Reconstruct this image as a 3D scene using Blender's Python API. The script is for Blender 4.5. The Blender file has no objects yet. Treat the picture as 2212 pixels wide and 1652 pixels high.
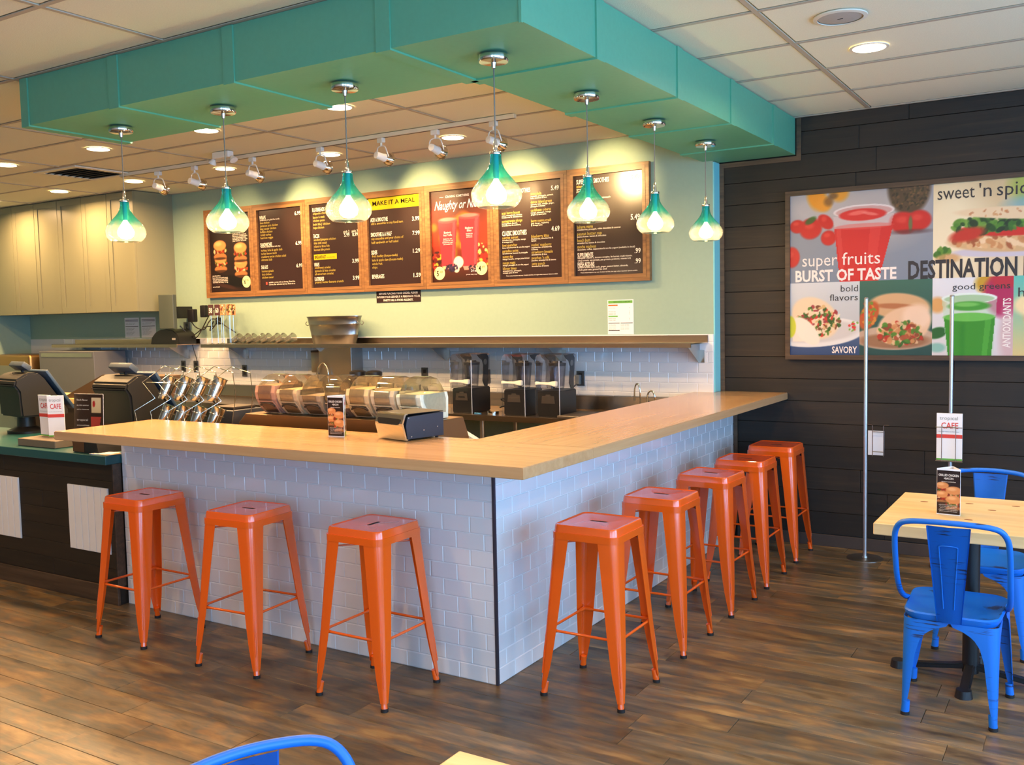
import bpy, bmesh, math, random
import numpy as np
from mathutils import Matrix, Vector, Euler
random.seed(7); np.random.seed(7)
PI = math.pi
SC = bpy.context.scene
COL = SC.collection

# ---------------------------------------------------------------- camera, world, window daylight, exposure
CAMP = (2.2564, -3.4624, 1.6517); YAW, PIT, ROL, FPX = 0.5558, 0.0704, -0.0208, 2044.0
fw = Vector((-math.sin(YAW)*math.cos(PIT), math.cos(YAW)*math.cos(PIT), -math.sin(PIT)))
rt = Vector((math.cos(YAW), math.sin(YAW), 0)); up = rt.cross(fw)
rt2 = math.cos(ROL)*rt + math.sin(ROL)*up; up2 = rt2.cross(fw)
cam = bpy.data.cameras.new('camera'); camo = bpy.data.objects.new('camera', cam); COL.objects.link(camo)
m = Matrix.Identity(4)
for i in range(3):
    m[i][0], m[i][1], m[i][2], m[i][3] = rt2[i], up2[i], -fw[i], CAMP[i]
camo.matrix_world = m
cam.sensor_width = 36; cam.lens = FPX/2212*36; cam.clip_start = .05
SC.camera = camo
SC.view_settings.view_transform = 'Standard'; SC.view_settings.look = 'None'
SC.view_settings.exposure = 0.0; SC.view_settings.gamma = 1.0; SC.view_settings.use_curve_mapping = False
SC.cycles.use_denoising = True
SC.cycles.max_bounces = 10; SC.cycles.transparent_max_bounces = 16
SC.cycles.sample_clamp_indirect = 6.0
SC.cycles.caustics_reflective = False; SC.cycles.caustics_refractive = False
W = bpy.data.worlds.new('world'); SC.world = W; W.use_nodes = True
bg = W.node_tree.nodes['Background']; bg.inputs[0].default_value = (.37, .66, 1.0, 1); bg.inputs[1].default_value = 11.0
WARM = (1.0, .60, .27)
P_DOWN, P_DOWN_OUT, P_TRACK, P_TRACK_DIM, P_PEND = 40, 22, 230, 60, 6.0

XL, XR, YF, YM, YD, ZC, ZS = -8.55, 5.0, -7.0, 3.105, 3.231, 2.972, 2.713
def portal(loc, rot, sx, sy):
    l = bpy.data.lights.new('daylight_portal', 'AREA'); l.shape = 'RECTANGLE'; l.size = sx; l.size_y = sy
    l.cycles.is_portal = True
    o = bpy.data.objects.new('daylight_portal', l); o.location = loc; o.rotation_euler = rot; COL.objects.link(o)
WIN_R = [(-6.6, -4.0), (-3.7, -1.1), (-.8, 1.9)]
WIN_F = [(2.2, 4.4)]
for a, b in WIN_R: portal((XR+.02, (a+b)/2, 1.55), (0, PI/2, 0), 2.1, b-a)
for a, b in WIN_F: portal(((a+b)/2, YF-.02, 1.55), (PI/2, 0, 0), b-a, 2.1)

# ---------------------------------------------------------------- helpers
def lin(c):
    return tuple(((x/255)/12.92 if x/255 <= .04045 else ((x/255+.055)/1.055)**2.4) for x in c)
def nodes(name):
    m = bpy.data.materials.new(name); m.use_nodes = True
    nt = m.node_tree; b = nt.nodes['Principled BSDF']
    return m, nt, b
def mat(name, c, rough=.5, metal=0., emit=None, es=0., noise=0., nscale=8., bump=0., spec=None, coat=0.):
    m, nt, b = nodes(name); c = lin(c)
    b.inputs['Base Color'].default_value = (*c, 1); b.inputs['Roughness'].default_value = rough
    b.inputs['Metallic'].default_value = metal
    if spec is not None: b.inputs['Specular IOR Level'].default_value = spec
    if coat: b.inputs['Coat Weight'].default_value = coat; b.inputs['Coat Roughness'].default_value = .08
    if emit: b.inputs['Emission Color'].default_value = (*lin(emit), 1); b.inputs['Emission Strength'].default_value = es
    tc = nt.nodes.new('ShaderNodeTexCoord')
    nz = nt.nodes.new('ShaderNodeTexNoise'); nz.inputs['Scale'].default_value = nscale; nz.inputs['Detail'].default_value = 4
    nt.links.new(tc.outputs['Object'], nz.inputs['Vector'])
    if noise:
        r = nt.nodes.new('ShaderNodeValToRGB')
        r.color_ramp.elements[0].position = .3; r.color_ramp.elements[1].position = .7
        r.color_ramp.elements[0].color = (*[x*(1-noise) for x in c], 1); r.color_ramp.elements[1].color = (*[min(1, x*(1+noise)) for x in c], 1)
        nt.links.new(nz.outputs['Fac'], r.inputs[0]); nt.links.new(r.outputs[0], b.inputs['Base Color'])
    else:
        mr = nt.nodes.new('ShaderNodeMapRange'); mr.inputs[3].default_value = max(0, rough-.04); mr.inputs[4].default_value = min(1, rough+.04)
        nt.links.new(nz.outputs['Fac'], mr.inputs[0]); nt.links.new(mr.outputs[0], b.inputs['Roughness'])
    if bump:
        bp = nt.nodes.new('ShaderNodeBump'); bp.inputs['Strength'].default_value = bump; bp.inputs['Distance'].default_value = .004
        nt.links.new(nz.outputs['Fac'], bp.inputs['Height']); nt.links.new(bp.outputs[0], b.inputs['Normal'])
    return m
def wood(name, cols, scale=(1.2, 22, 22), rough=.4, axis=0, rnd=True, patch=None, bump=.15, var=.25, coat=0., pscale=(1.5, 9, 9), sat=1.):
    """grain stretched along `axis`, shifted and tinted per object"""
    m, nt, b = nodes(name); N, L = nt.nodes, nt.links
    tc = N.new('ShaderNodeTexCoord'); oi = N.new('ShaderNodeObjectInfo')
    mp = N.new('ShaderNodeMapping'); s = list(scale); s[0], s[axis] = s[axis], s[0]
    mp.inputs['Scale'].default_value = s
    cm = N.new('ShaderNodeCombineXYZ'); mu = N.new('ShaderNodeMath'); mu.operation = 'MULTIPLY'; mu.inputs[1].default_value = 53.0
    L.new(oi.outputs['Random'], mu.inputs[0])
    for i in range(3): L.new(mu.outputs[0], cm.inputs[i])
    ad = N.new('ShaderNodeVectorMath'); ad.operation = 'ADD'
    L.new(tc.outputs['Object'], ad.inputs[0]); L.new(cm.outputs[0], ad.inputs[1]); L.new(ad.outputs[0], mp.inputs[0])
    nz = N.new('ShaderNodeTexNoise'); nz.inputs['Scale'].default_value = 1; nz.inputs['Detail'].default_value = 6; nz.inputs['Roughness'].default_value = .65
    nz.inputs['Distortion'].default_value = .4
    L.new(mp.outputs[0], nz.inputs['Vector'])
    r = N.new('ShaderNodeValToRGB'); e = r.color_ramp.elements
    while len(e) < len(cols): e.new(.5)
    for i, c in enumerate(cols):
        e[i].position = .28+.44*i/(len(cols)-1); e[i].color = (*lin(c), 1)
    L.new(nz.outputs['Fac'], r.inputs[0]); out = r.outputs[0]
    if patch:
        m2 = N.new('ShaderNodeMapping'); s2 = list(pscale); s2[0], s2[axis] = s2[axis], s2[0]; m2.inputs['Scale'].default_value = s2
        L.new(ad.outputs[0], m2.inputs[0])
        n2 = N.new('ShaderNodeTexNoise'); n2.inputs['Scale'].default_value = 1.3; n2.inputs['Detail'].default_value = 4; L.new(m2.outputs[0], n2.inputs['Vector'])
        r2 = N.new('ShaderNodeValToRGB'); e2 = r2.color_ramp.elements
        while len(e2) < len(patch): e2.new(.5)
        for i, c in enumerate(patch):
            e2[i].position = .3+.4*i/(len(patch)-1); e2[i].color = (*lin(c), 1)
        L.new(n2.outputs['Fac'], r2.inputs[0])
        mx = N.new('ShaderNodeMix'); mx.data_type = 'RGBA'; mx.blend_type = 'MIX'; mx.inputs[0].default_value = .6
        L.new(out, mx.inputs[6]); L.new(r2.outputs[0], mx.inputs[7]); out = mx.outputs[2]
    if rnd:
        hs = N.new('ShaderNodeHueSaturation'); mr = N.new('ShaderNodeMapRange')
        mr.inputs[3].default_value = 1-var; mr.inputs[4].default_value = 1+var
        L.new(oi.outputs['Random'], mr.inputs[0]); hs.inputs['Saturation'].default_value = sat; L.new(mr.outputs[0], hs.inputs['Value']); L.new(out, hs.inputs['Color']); out = hs.outputs[0]
    L.new(out, b.inputs['Base Color']); b.inputs['Roughness'].default_value = rough
    if coat: b.inputs['Coat Weight'].default_value = coat; b.inputs['Coat Roughness'].default_value = .12
    bp = N.new('ShaderNodeBump'); bp.inputs['Strength'].default_value = bump; bp.inputs['Distance'].default_value = .003
    L.new(nz.outputs['Fac'], bp.inputs['Height']); L.new(bp.outputs[0], b.inputs['Normal'])
    return m
def glassy(name, c, trans=.75, gl=.12, rough=.03, dif=.15, tint=None):
    """thin see-through sheet: tinted transparency, some cloud, a sharp reflection"""
    m = bpy.data.materials.new(name); m.use_nodes = True; nt = m.node_tree; N, L = nt.nodes, nt.links
    N.clear(); o = N.new('ShaderNodeOutputMaterial'); c = lin(c); t = lin(tint) if tint else c
    tr = N.new('ShaderNodeBsdfTransparent'); tr.inputs[0].default_value = (*t, 1)
    df = N.new('ShaderNodeBsdfTranslucent'); df.inputs[0].default_value = (*c, 1)
    d2 = N.new('ShaderNodeBsdfDiffuse'); d2.inputs[0].default_value = (*c, 1)
    dd = N.new('ShaderNodeMixShader'); dd.inputs[0].default_value = .5; L.new(df.outputs[0], dd.inputs[1]); L.new(d2.outputs[0], dd.inputs[2])
    m1 = N.new('ShaderNodeMixShader'); m1.inputs[0].default_value = dif; L.new(tr.outputs[0], m1.inputs[1]); L.new(dd.outputs[0], m1.inputs[2])
    g = N.new('ShaderNodeBsdfGlossy'); g.inputs['Roughness'].default_value = rough
    fr = N.new('ShaderNodeLayerWeight'); fr.inputs[0].default_value = .25
    mr = N.new('ShaderNodeMapRange'); mr.inputs[3].default_value = gl*.5; mr.inputs[4].default_value = min(1, gl*5); L.new(fr.outputs['Fresnel'], mr.inputs[0])
    m2 = N.new('ShaderNodeMixShader'); L.new(mr.outputs[0], m2.inputs[0]); L.new(m1.outputs[0], m2.inputs[1]); L.new(g.outputs[0], m2.inputs[2])
    L.new(m2.outputs[0], o.inputs[0]); return m
def seeded_glass(name):
    """pendant glass: teal neck fading to clear seeded glass, along the shade's own height"""
    m = bpy.data.materials.new(name); m.use_nodes = True; nt = m.node_tree; N, L = nt.nodes, nt.links; N.clear()
    o = N.new('ShaderNodeOutputMaterial'); tc = N.new('ShaderNodeTexCoord'); sp = N.new('ShaderNodeSeparateXYZ'); L.new(tc.outputs['Object'], sp.inputs[0])
    nz = N.new('ShaderNodeTexNoise'); nz.inputs['Scale'].default_value = 30; L.new(tc.outputs['Object'], nz.inputs['Vector'])
    ma = N.new('ShaderNodeMath'); ma.operation = 'MULTIPLY_ADD'; ma.inputs[1].default_value = .03; L.new(nz.outputs['Fac'], ma.inputs[0]); L.new(sp.outputs[2], ma.inputs[2])
    mr = N.new('ShaderNodeMapRange'); mr.inputs[1].default_value = -.150; mr.inputs[2].default_value = -.085; L.new(ma.outputs[0], mr.inputs[0])
    def ramp(a, b, c3=None):
        r = N.new('ShaderNodeValToRGB'); r.color_ramp.elements[0].color = (*lin(a), 1); r.color_ramp.elements[1].color = (*lin(b), 1)
        L.new(mr.outputs[0], r.inputs[0]); return r
    tint = ramp((253, 249, 240), (120, 224, 224)); body = ramp((255, 244, 226), (60, 190, 195))
    vor = N.new('ShaderNodeTexVoronoi'); vor.inputs['Scale'].default_value = 110; L.new(tc.outputs['Object'], vor.inputs['Vector'])
    bub = N.new('ShaderNodeMapRange'); bub.inputs[1].default_value = .08; bub.inputs[2].default_value = .3; bub.inputs[3].default_value = .30; bub.inputs[4].default_value = .11; L.new(vor.outputs['Distance'], bub.inputs[0])
    tr = N.new('ShaderNodeBsdfTransparent'); L.new(tint.outputs[0], tr.inputs[0])
    tl = N.new('ShaderNodeBsdfTranslucent'); L.new(body.outputs[0], tl.inputs[0])
    m1 = N.new('ShaderNodeMixShader'); L.new(bub.outputs[0], m1.inputs[0]); L.new(tr.outputs[0], m1.inputs[1]); L.new(tl.outputs[0], m1.inputs[2])
    g = N.new('ShaderNodeBsdfGlossy'); g.inputs['Roughness'].default_value = .05
    fr = N.new('ShaderNodeLayerWeight'); fr.inputs[0].default_value = .3
    m2 = N.new('ShaderNodeMixShader'); mm = N.new('ShaderNodeMath'); mm.operation = 'MULTIPLY'; mm.inputs[1].default_value = .5; L.new(fr.outputs['Fresnel'], mm.inputs[0])
    L.new(mm.outputs[0], m2.inputs[0]); L.new(m1.outputs[0], m2.inputs[1]); L.new(g.outputs[0], m2.inputs[2]); L.new(m2.outputs[0], o.inputs[0])
    return m
def worn_blue(name):
    m, nt, b = nodes(name); N, L = nt.nodes, nt.links
    tc = N.new('ShaderNodeTexCoord'); mp = N.new('ShaderNodeMapping'); mp.inputs['Scale'].default_value = (4, 4, 60); L.new(tc.outputs['Object'], mp.inputs[0])
    n1 = N.new('ShaderNodeTexNoise'); n1.inputs['Scale'].default_value = 2.2; n1.inputs['Detail'].default_value = 6; L.new(mp.outputs[0], n1.inputs['Vector'])
    n2 = N.new('ShaderNodeTexNoise'); n2.inputs['Scale'].default_value = 5.5; L.new(tc.outputs['Object'], n2.inputs['Vector'])
    mu = N.new('ShaderNodeMath'); mu.operation = 'MULTIPLY'; L.new(n1.outputs['Fac'], mu.inputs[0]); L.new(n2.outputs['Fac'], mu.inputs[1])
    r = N.new('ShaderNodeValToRGB'); e = r.color_ramp.elements; e[0].position = .345; e[0].color = (*lin((14, 108, 205)), 1); e[1].position = .40; e[1].color = (*lin((35, 48, 82)), 1)
    L.new(mu.outputs[0], r.inputs[0]); L.new(r.outputs[0], b.inputs['Base Color']); b.inputs['Roughness'].default_value = .42; return m
def brushed(name, c, rough=.3, axis=0):
    m, nt, b = nodes(name); N, L = nt.nodes, nt.links; b.inputs['Metallic'].default_value = 1; b.inputs['Base Color'].default_value = (*lin(c), 1)
    tc = N.new('ShaderNodeTexCoord'); mp = N.new('ShaderNodeMapping'); s = [90, 90, 90]; s[axis] = 1.5; mp.inputs['Scale'].default_value = s; L.new(tc.outputs['Object'], mp.inputs[0])
    nz = N.new('ShaderNodeTexNoise'); nz.inputs['Scale'].default_value = 1; L.new(mp.outputs[0], nz.inputs['Vector'])
    mr = N.new('ShaderNodeMapRange'); mr.inputs[3].default_value = rough-.04; mr.inputs[4].default_value = rough+.05; L.new(nz.outputs['Fac'], mr.inputs[0]); L.new(mr.outputs[0], b.inputs['Roughness']); return m
def vcol(name, rough=.5, emit=0):
    m, nt, b = nodes(name); a = nt.nodes.new('ShaderNodeVertexColor'); a.layer_name = 'print'
    mu = nt.nodes.new('ShaderNodeGamma'); mu.inputs[1].default_value = 1.22; nt.links.new(a.outputs[0], mu.inputs[0]); nt.links.new(mu.outputs[0], b.inputs['Base Color']); b.inputs['Roughness'].default_value = rough; return m

def link(o, parent=None):
    COL.objects.link(o)
    if parent: o.parent = parent
    return o
def obj(name, bm, m, parent=None, smooth=None, loc=None, rot=None):
    me = bpy.data.meshes.new(name); bmesh.ops.recalc_face_normals(bm, faces=bm.faces); bm.to_mesh(me); bm.free()
    if m: me.materials.append(m)
    if smooth is not None:
        me.polygons.foreach_set('use_smooth', [True]*len(me.polygons)); me.set_sharp_from_angle(angle=math.radians(smooth))
    o = bpy.data.objects.new(name, me)
    if loc: o.location = loc
    if rot: o.rotation_euler = rot
    return link(o, parent)
def tag(o, label, cat, group=None):
    o['label'] = label; o['category'] = cat
    if group: o['group'] = group
    return o
def thing(name, label, cat, loc=(0, 0, 0), rz=0, group=None):
    o = bpy.data.objects.new(name, None); o.empty_display_size = .1; o.location = loc; o.rotation_euler = (0, 0, rz); link(o)
    return tag(o, label, cat, group)
def struct(name, bm, m, parent=None, smooth=None):
    o = obj(name, bm, m, parent, smooth)
    if not parent: o['kind'] = 'structure'
    return o
def sempty(name):
    o = bpy.data.objects.new(name, None); link(o); o['kind'] = 'structure'; return o
def dup(root, loc, rz, label=None):
    r = root.copy(); link(r); r.location = loc; r.rotation_euler = (0, 0, rz)
    if label: r['label'] = label
    for ch in list(root.children):
        c = ch.copy(); link(c, r)
        for g in list(ch.children):
            d = g.copy(); link(d, c)
    return r
def NB(): return bmesh.new()
def box(bm, a, b, bev=0., M=None, seg=1):
    x0, y0, z0 = a; x1, y1, z1 = b
    vs = [bm.verts.new(p) for p in ((x0,y0,z0),(x1,y0,z0),(x1,y1,z0),(x0,y1,z0),(x0,y0,z1),(x1,y0,z1),(x1,y1,z1),(x0,y1,z1))]
    fs = [bm.faces.new([vs[i] for i in f]) for f in ((0,3,2,1),(4,5,6,7),(0,1,5,4),(1,2,6,5),(2,3,7,6),(3,0,4,7))]
    if bev:
        es = list({e for f in fs for e in f.edges})
        r = bmesh.ops.bevel(bm, geom=es, offset=bev, segments=seg, affect='EDGES', profile=.5)
        vs = list({v for f in r['faces'] for v in f.verts} | {v for v in vs if v.is_valid})
    if M is not None: bmesh.ops.transform(bm, matrix=M, verts=[v for v in vs if v.is_valid])
    return bm
def prism(bm, pts, h, M=None):
    """pts (x,y) polygon, extruded from z=0 to h, then moved by M"""
    a = [bm.verts.new((x, y, 0)) for x, y in pts]; b = [bm.verts.new((x, y, h)) for x, y in pts]
    n = len(pts); bm.faces.new(a[::-1]); bm.faces.new(b)
    for i in range(n): bm.faces.new((a[i], a[(i+1) % n], b[(i+1) % n], b[i]))
    if M is not None: bmesh.ops.transform(bm, matrix=M, verts=a+b)
    return bm
def lathe(bm, prof, n=24, M=None, cap=(False, False)):
    rings = []
    for r, z in prof:
        rings.append([bm.verts.new((r*math.cos(2*PI*i/n), r*math.sin(2*PI*i/n), z)) for i in range(n)])
    for a, b in zip(rings, rings[1:]):
        for i in range(n): bm.faces.new((a[i], a[(i+1) % n], b[(i+1) % n], b[i]))
    if cap[0]: bm.faces.new(rings[0][::-1])
    if cap[1]: bm.faces.new(rings[-1])
    if M is not None: bmesh.ops.transform(bm, matrix=M, verts=[v for r in rings for v in r])
    return bm
def cyl(bm, r, z0, z1, n=20, M=None, r2=None): return lathe(bm, [(r, z0), (r if r2 is None else r2, z1)], n, M, (True, True))
def tube(bm, pts, r, n=8, closed=False):
    P = [Vector(p) for p in pts]; k = len(P); rings = []; nrm = None
    for i in range(k):
        if closed: t = (P[(i+1) % k]-P[i-1]).normalized()
        else: t = (P[min(i+1, k-1)]-P[max(i-1, 0)]).normalized()
        if nrm is None: nrm = t.orthogonal().normalized()
        else: nrm = (nrm-t*nrm.dot(t)).normalized()
        bn = t.cross(nrm); rr = r[i] if isinstance(r, (list, tuple)) else r
        rings.append([bm.verts.new(P[i]+(nrm*math.cos(2*PI*j/n)+bn*math.sin(2*PI*j/n))*rr) for j in range(n)])
    rg = list(zip(rings, rings[1:]))
    if closed: rg.append((rings[-1], rings[0]))
    for a, b in rg:
        for j in range(n): bm.faces.new((a[j], a[(j+1) % n], b[(j+1) % n], b[j]))
    if not closed: bm.faces.new(rings[0][::-1]); bm.faces.new(rings[-1])
    return bm
def smoothpath(P, k=6):
    P = [Vector(p) for p in P]; out = []
    for i in range(len(P)-1):
        a, b, c, d = P[max(i-1, 0)], P[i], P[i+1], P[min(i+2, len(P)-1)]
        for j in range(k):
            t = j/k; out.append(.5*((2*b)+(c-a)*t+(2*a-5*b+4*c-d)*t*t+(3*b-a-3*c+d)*t**3))
    out.append(P[-1]); return out
def fmat(org, ax, ay):
    """frame: local x -> ax, local y -> ay, local z = ax x ay"""
    ax = Vector(ax).normalized(); ay = Vector(ay).normalized(); az = ax.cross(ay); M = Matrix.Identity(4)
    for i in range(3): M[i][0], M[i][1], M[i][2], M[i][3] = ax[i], ay[i], az[i], org[i]
    return M
def wallM(x, y, z): return fmat((x, y, z), (1, 0, 0), (0, 0, 1))       # faces the room (-Y)
TX = {}
def glyphs(s, bold=0., res=2):
    k = (s, bold)
    if k not in TX:
        c = bpy.data.curves.new('t', 'FONT'); c.body = s; c.size = 1; c.resolution_u = res; c.offset = bold; c.fill_mode = 'FRONT'
        o = bpy.data.objects.new('t', c); me = o.to_mesh()
        v = np.empty(len(me.vertices)*3); me.vertices.foreach_get('co', v); v = v.reshape(-1, 3)
        f = [tuple(p.vertices) for p in me.polygons]; o.to_mesh_clear(); bpy.data.objects.remove(o); bpy.data.curves.remove(c)
        TX[k] = (v, f)
    return TX[k]
CAP = .73
def txt(bm, s, M, x, y, h, w=None, sx=None, align='l', bold=0., shear=0.):
    """s set at local (x, y baseline), cap height h; fitted to width w, or stretched by sx"""
    v, f = glyphs(s, bold)
    if not len(v): return
    k = h/CAP; x0, x1 = v[:, 0].min(), v[:, 0].max(); kx = (w/(x1-x0)) if w else k*(sx or 1)
    off = {'l': 0, 'r': -(x1-x0)*kx, 'c': -(x1-x0)*kx/2}[align]
    vs = [bm.verts.new(M @ Vector((x+off+(p[0]-x0)*kx+shear*p[1]*k, y+p[1]*k, 0))) for p in v]
    for t in f:
        try: bm.faces.new([vs[i] for i in t])
        except ValueError: pass
def flat(name, m, parent, M=None, rect=None, t=.0008):
    bm = NB(); x0, y0, x1, y1 = rect; box(bm, (x0, y0, 0), (x1, y1, t), M=M); return obj(name, bm, m, parent)
def txo(name, m, parent, M, items, lift=.0012):
    bm = NB(); M2 = M @ Matrix.Translation((0, 0, lift))
    for it in items:
        it = dict(it); txt(bm, it.pop('s'), M2, it.pop('x'), it.pop('y'), it.pop('h'), **it)
    return obj(name, bm, m, parent)
class Pic:
    """a printed picture painted from soft shapes, kept as colours on a fine flat mesh"""
    def __init__(s, w, h, res, bgc=(200, 200, 200)):
        s.w, s.h = w, h; s.nx, s.ny = max(2, int(w/res)), max(2, int(h/res))
        s.X, s.Y = np.meshgrid(np.linspace(0, w, s.nx+1), np.linspace(0, h, s.ny+1)); s.c = np.zeros(s.X.shape+(3,)); s.c[:] = bgc
    def mix(s, a, col): a = np.clip(a, 0, 1)[..., None]; s.c[:] = s.c*(1-a)+np.array(col, float)*a; return s
    def grad(s, x0, y0, x1, y1, ca, cb):
        a = ((s.X >= x0) & (s.X <= x1) & (s.Y >= y0) & (s.Y <= y1)).astype(float); t = np.clip((s.Y-y0)/(y1-y0), 0, 1)[..., None]
        col = np.array(ca, float)*(1-t)+np.array(cb, float)*t; s.c[:] = s.c*(1-a[..., None])+col*a[..., None]; return s
    def ell(s, cx, cy, rx, ry, col, ang=0, soft=.12, al=1., clip=None):
        c_, s_ = math.cos(ang), math.sin(ang); dx, dy = s.X-cx, s.Y-cy; u = (dx*c_+dy*s_)/rx; v = (-dx*s_+dy*c_)/ry
        a = np.clip((1-np.sqrt(u*u+v*v))/max(soft, .01)+.5, 0, 1)*al
        if clip: a = a*((s.X >= clip[0]) & (s.X <= clip[2]) & (s.Y >= clip[1]) & (s.Y <= clip[3]))
        return s.mix(a, col)
    def trap(s, y0, y1, xa0, xa1, xb0, xb1, col, al=1.):
        t = np.clip((s.Y-y0)/(y1-y0), 0, 1); l = xa0+(xb0-xa0)*t; r = xa1+(xb1-xa1)*t
        return s.mix(((s.X >= l) & (s.X <= r) & (s.Y >= y0) & (s.Y <= y1))*al, col)
    def bits(s, n, cx, cy, rx, ry, cols, r0, r1, al=.9, clip=None):
        for _ in range(n):
            a = random.random()*2*PI; q = math.sqrt(random.random())
            s.ell(cx+rx*q*math.cos(a), cy+ry*q*math.sin(a), random.uniform(r0, r1), random.uniform(r0, r1)*.7, random.choice(cols), random.random()*3, .3, al, clip)
        return s
    def obj(s, name, m, parent, M):
        nv = s.X.size; co = np.stack([s.X.ravel(), s.Y.ravel(), np.zeros(nv)], 1)
        R = np.array(M); co = co @ R[:3, :3].T+R[:3, 3]
        i = np.arange(nv).reshape(s.X.shape); q = np.stack([i[:-1, :-1], i[:-1, 1:], i[1:, 1:], i[1:, :-1]], -1).reshape(-1, 4)
        me = bpy.data.meshes.new(name); me.vertices.add(nv); me.vertices.foreach_set('co', co.ravel())
        me.loops.add(q.size); me.loops.foreach_set('vertex_index', q.ravel().astype(np.int32)); me.polygons.add(len(q)); me.polygons.foreach_set('loop_start', np.arange(0, q.size, 4, dtype=np.int32))
        me.update(calc_edges=True)
        c = s.c.reshape(-1, 3)/255; l = np.where(c <= .04045, c/12.92, ((c+.055)/1.055)**2.4); l = np.concatenate([l, np.ones((nv, 1))], 1)
        at = me.color_attributes.new('print', 'FLOAT_COLOR', 'POINT'); at.data.foreach_set('color', l.ravel().astype(np.float32))
        me.materials.append(m); o = bpy.data.objects.new(name, me); return link(o, parent)

# ---------------------------------------------------------------- materials
M_FLOOR = wood('floor_plank_vinyl', [(26, 20, 15), (84, 65, 43), (140, 110, 70), (196, 156, 104)], (2.6, 18, 18), .38, 0, True, [(34, 28, 22), (104, 84, 54), (78, 82, 76), (132, 98, 60), (170, 134, 80)], .12, .3, 0., (3.0, 7, 7), .98)
M_DARK = wood('dark_stained_plank', [(12, 9, 5), (25, 18, 10), (40, 28, 16), (66, 48, 28)], (1.3, 30, 30), .6, 0, True, [(22, 16, 11), (40, 30, 20)], .35, .25)
M_DARKTRIM = wood('dark_trim_wood', [(52, 38, 28), (78, 58, 42), (96, 74, 54)], (1.3, 30, 30), .5, 0, True)
M_MAPLE_X = wood('maple_butcher_block', [(170, 129, 88), (194, 153, 107), (210, 173, 129)], (.9, 15, 15), .24, 0, False, [(184, 142, 97), (206, 166, 120)], .04, .1, .4, (.8, 24, 24))
M_MAPLE_Y = wood('maple_butcher_block_lengthwise', [(170, 129, 88), (194, 153, 107), (210, 173, 129)], (.9, 15, 15), .24, 1, False, [(184, 142, 97), (206, 166, 120)], .04, .1, .4, (.8, 24, 24))
M_PINE = wood('pine_table_top', [(214, 176, 118), (232, 198, 142), (242, 212, 160)], (1.2, 14, 14), .35, 0, False, None, .06)
M_OAK = wood('oak_frame_wood', [(104, 70, 42), (132, 92, 54), (154, 112, 68)], (2, 40, 40), .4, 0, True, None, .1, .1)
M_TILE = mat('white_glazed_tile', (226, 226, 228), .12, coat=.5)
M_GROUT = mat('pale_grout', (218, 218, 220), .8)
M_MINT = mat('mint_wall_paint', (148, 172, 154), .65, noise=.02, nscale=30)
M_MINT_DAY = mat('mint_wall_daylit', (128, 206, 214), .6)  # mint wall end with the blue daylight put into its colour
M_TEAL = mat('teal_soffit_paint', (92, 164, 134), .5, noise=.03, nscale=40)
M_TEALTOP = mat('teal_laminate', (26, 78, 80), .3)
M_CEIL = mat('ceiling_tile_white', (240, 233, 206), .9, noise=.04, nscale=160, bump=.3)
M_GRID = mat('ceiling_grid_beige', (184, 170, 150), .6)
M_CAB = mat('cream_cabinet_paint', (128, 127, 104), .35)
M_WHITE = mat('white_paint', (232, 230, 226), .5)
M_OFFWHITE = mat('off_white_plastic', (226, 218, 200), .45)
M_BLACK = mat('black_plastic', (20, 20, 23), .4)
M_NAVY = mat('dark_blue_grey_plastic', (30, 36, 50), .45)
M_RUBBER = mat('black_rubber', (26, 18, 16), .7)
M_CHROME = mat('polished_chrome', (225, 222, 215), .07, 1.)
M_NICKEL = mat('brushed_nickel', (190, 186, 178), .25, 1.)
M_STEEL = brushed('stainless_steel', (172, 156, 140), .24)
M_STEELV = brushed('stainless_steel_upright', (170, 164, 156), .32, 2)
M_GALV = brushed('galvanised_steel', (150, 150, 150), .3)
M_ORANGE = mat('orange_gloss_enamel', (238, 94, 16), .2, coat=.8)
M_BLUE = worn_blue('worn_blue_enamel')
M_PEND = seeded_glass('seeded_pendant_glass')
M_BULB = mat('lit_bulb', (255, 240, 210), .4, emit=(255, 214, 140), es=22.)
M_LENS = mat('lit_downlight_lens', (255, 245, 225), .4, emit=(255, 232, 190), es=9.)
M_LENS2 = mat('lit_spot_lamp', (255, 235, 200), .4, emit=(255, 220, 150), es=3.)
M_CLEAR = glassy('clear_acrylic', (235, 232, 222), dif=.04, gl=.17)
M_SMOKE = glassy('smoked_acrylic', (150, 152, 160), dif=.05, gl=.10, tint=(232, 233, 237))
M_PANE = glassy('window_glass', (245, 250, 255), dif=0., gl=.03)
M_CUP = glassy('clear_plastic_cup', (230, 230, 225), dif=.18, gl=.2)
M_MENU = mat('dark_brown_menu_print', (50, 34, 32), .22)
M_TXTW = mat('menu_white_ink', (238, 228, 216), .7, spec=.1)
M_TXTY = mat('menu_olive_ink', (176, 156, 62), .5)
M_YELLOW = mat('menu_yellow_ink', (186, 168, 28), .7, spec=.1)
M_TXTD = mat('dark_brown_ink', (34, 26, 24), .8, spec=.05)
M_RED = mat('red_ink', (214, 66, 56), .5)
M_GREENINK = mat('green_ink', (104, 172, 72), .5)
M_GREYINK = mat('grey_ink', (150, 146, 142), .5)
M_PAPER = mat('white_paper', (236, 234, 236), .6)
M_DISC = mat('pale_yellow_ink', (244, 232, 160), .5)
M_PRINT = vcol('printed_picture', .35)
M_PRINTM = vcol('printed_poster', .5)
M_CARD = mat('cardboard', (150, 108, 66), .8)
M_SCREEN = mat('display_screen', (70, 42, 60), .2)
M_CORD = mat('grey_fabric_cord', (120, 116, 108), .6)

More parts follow.
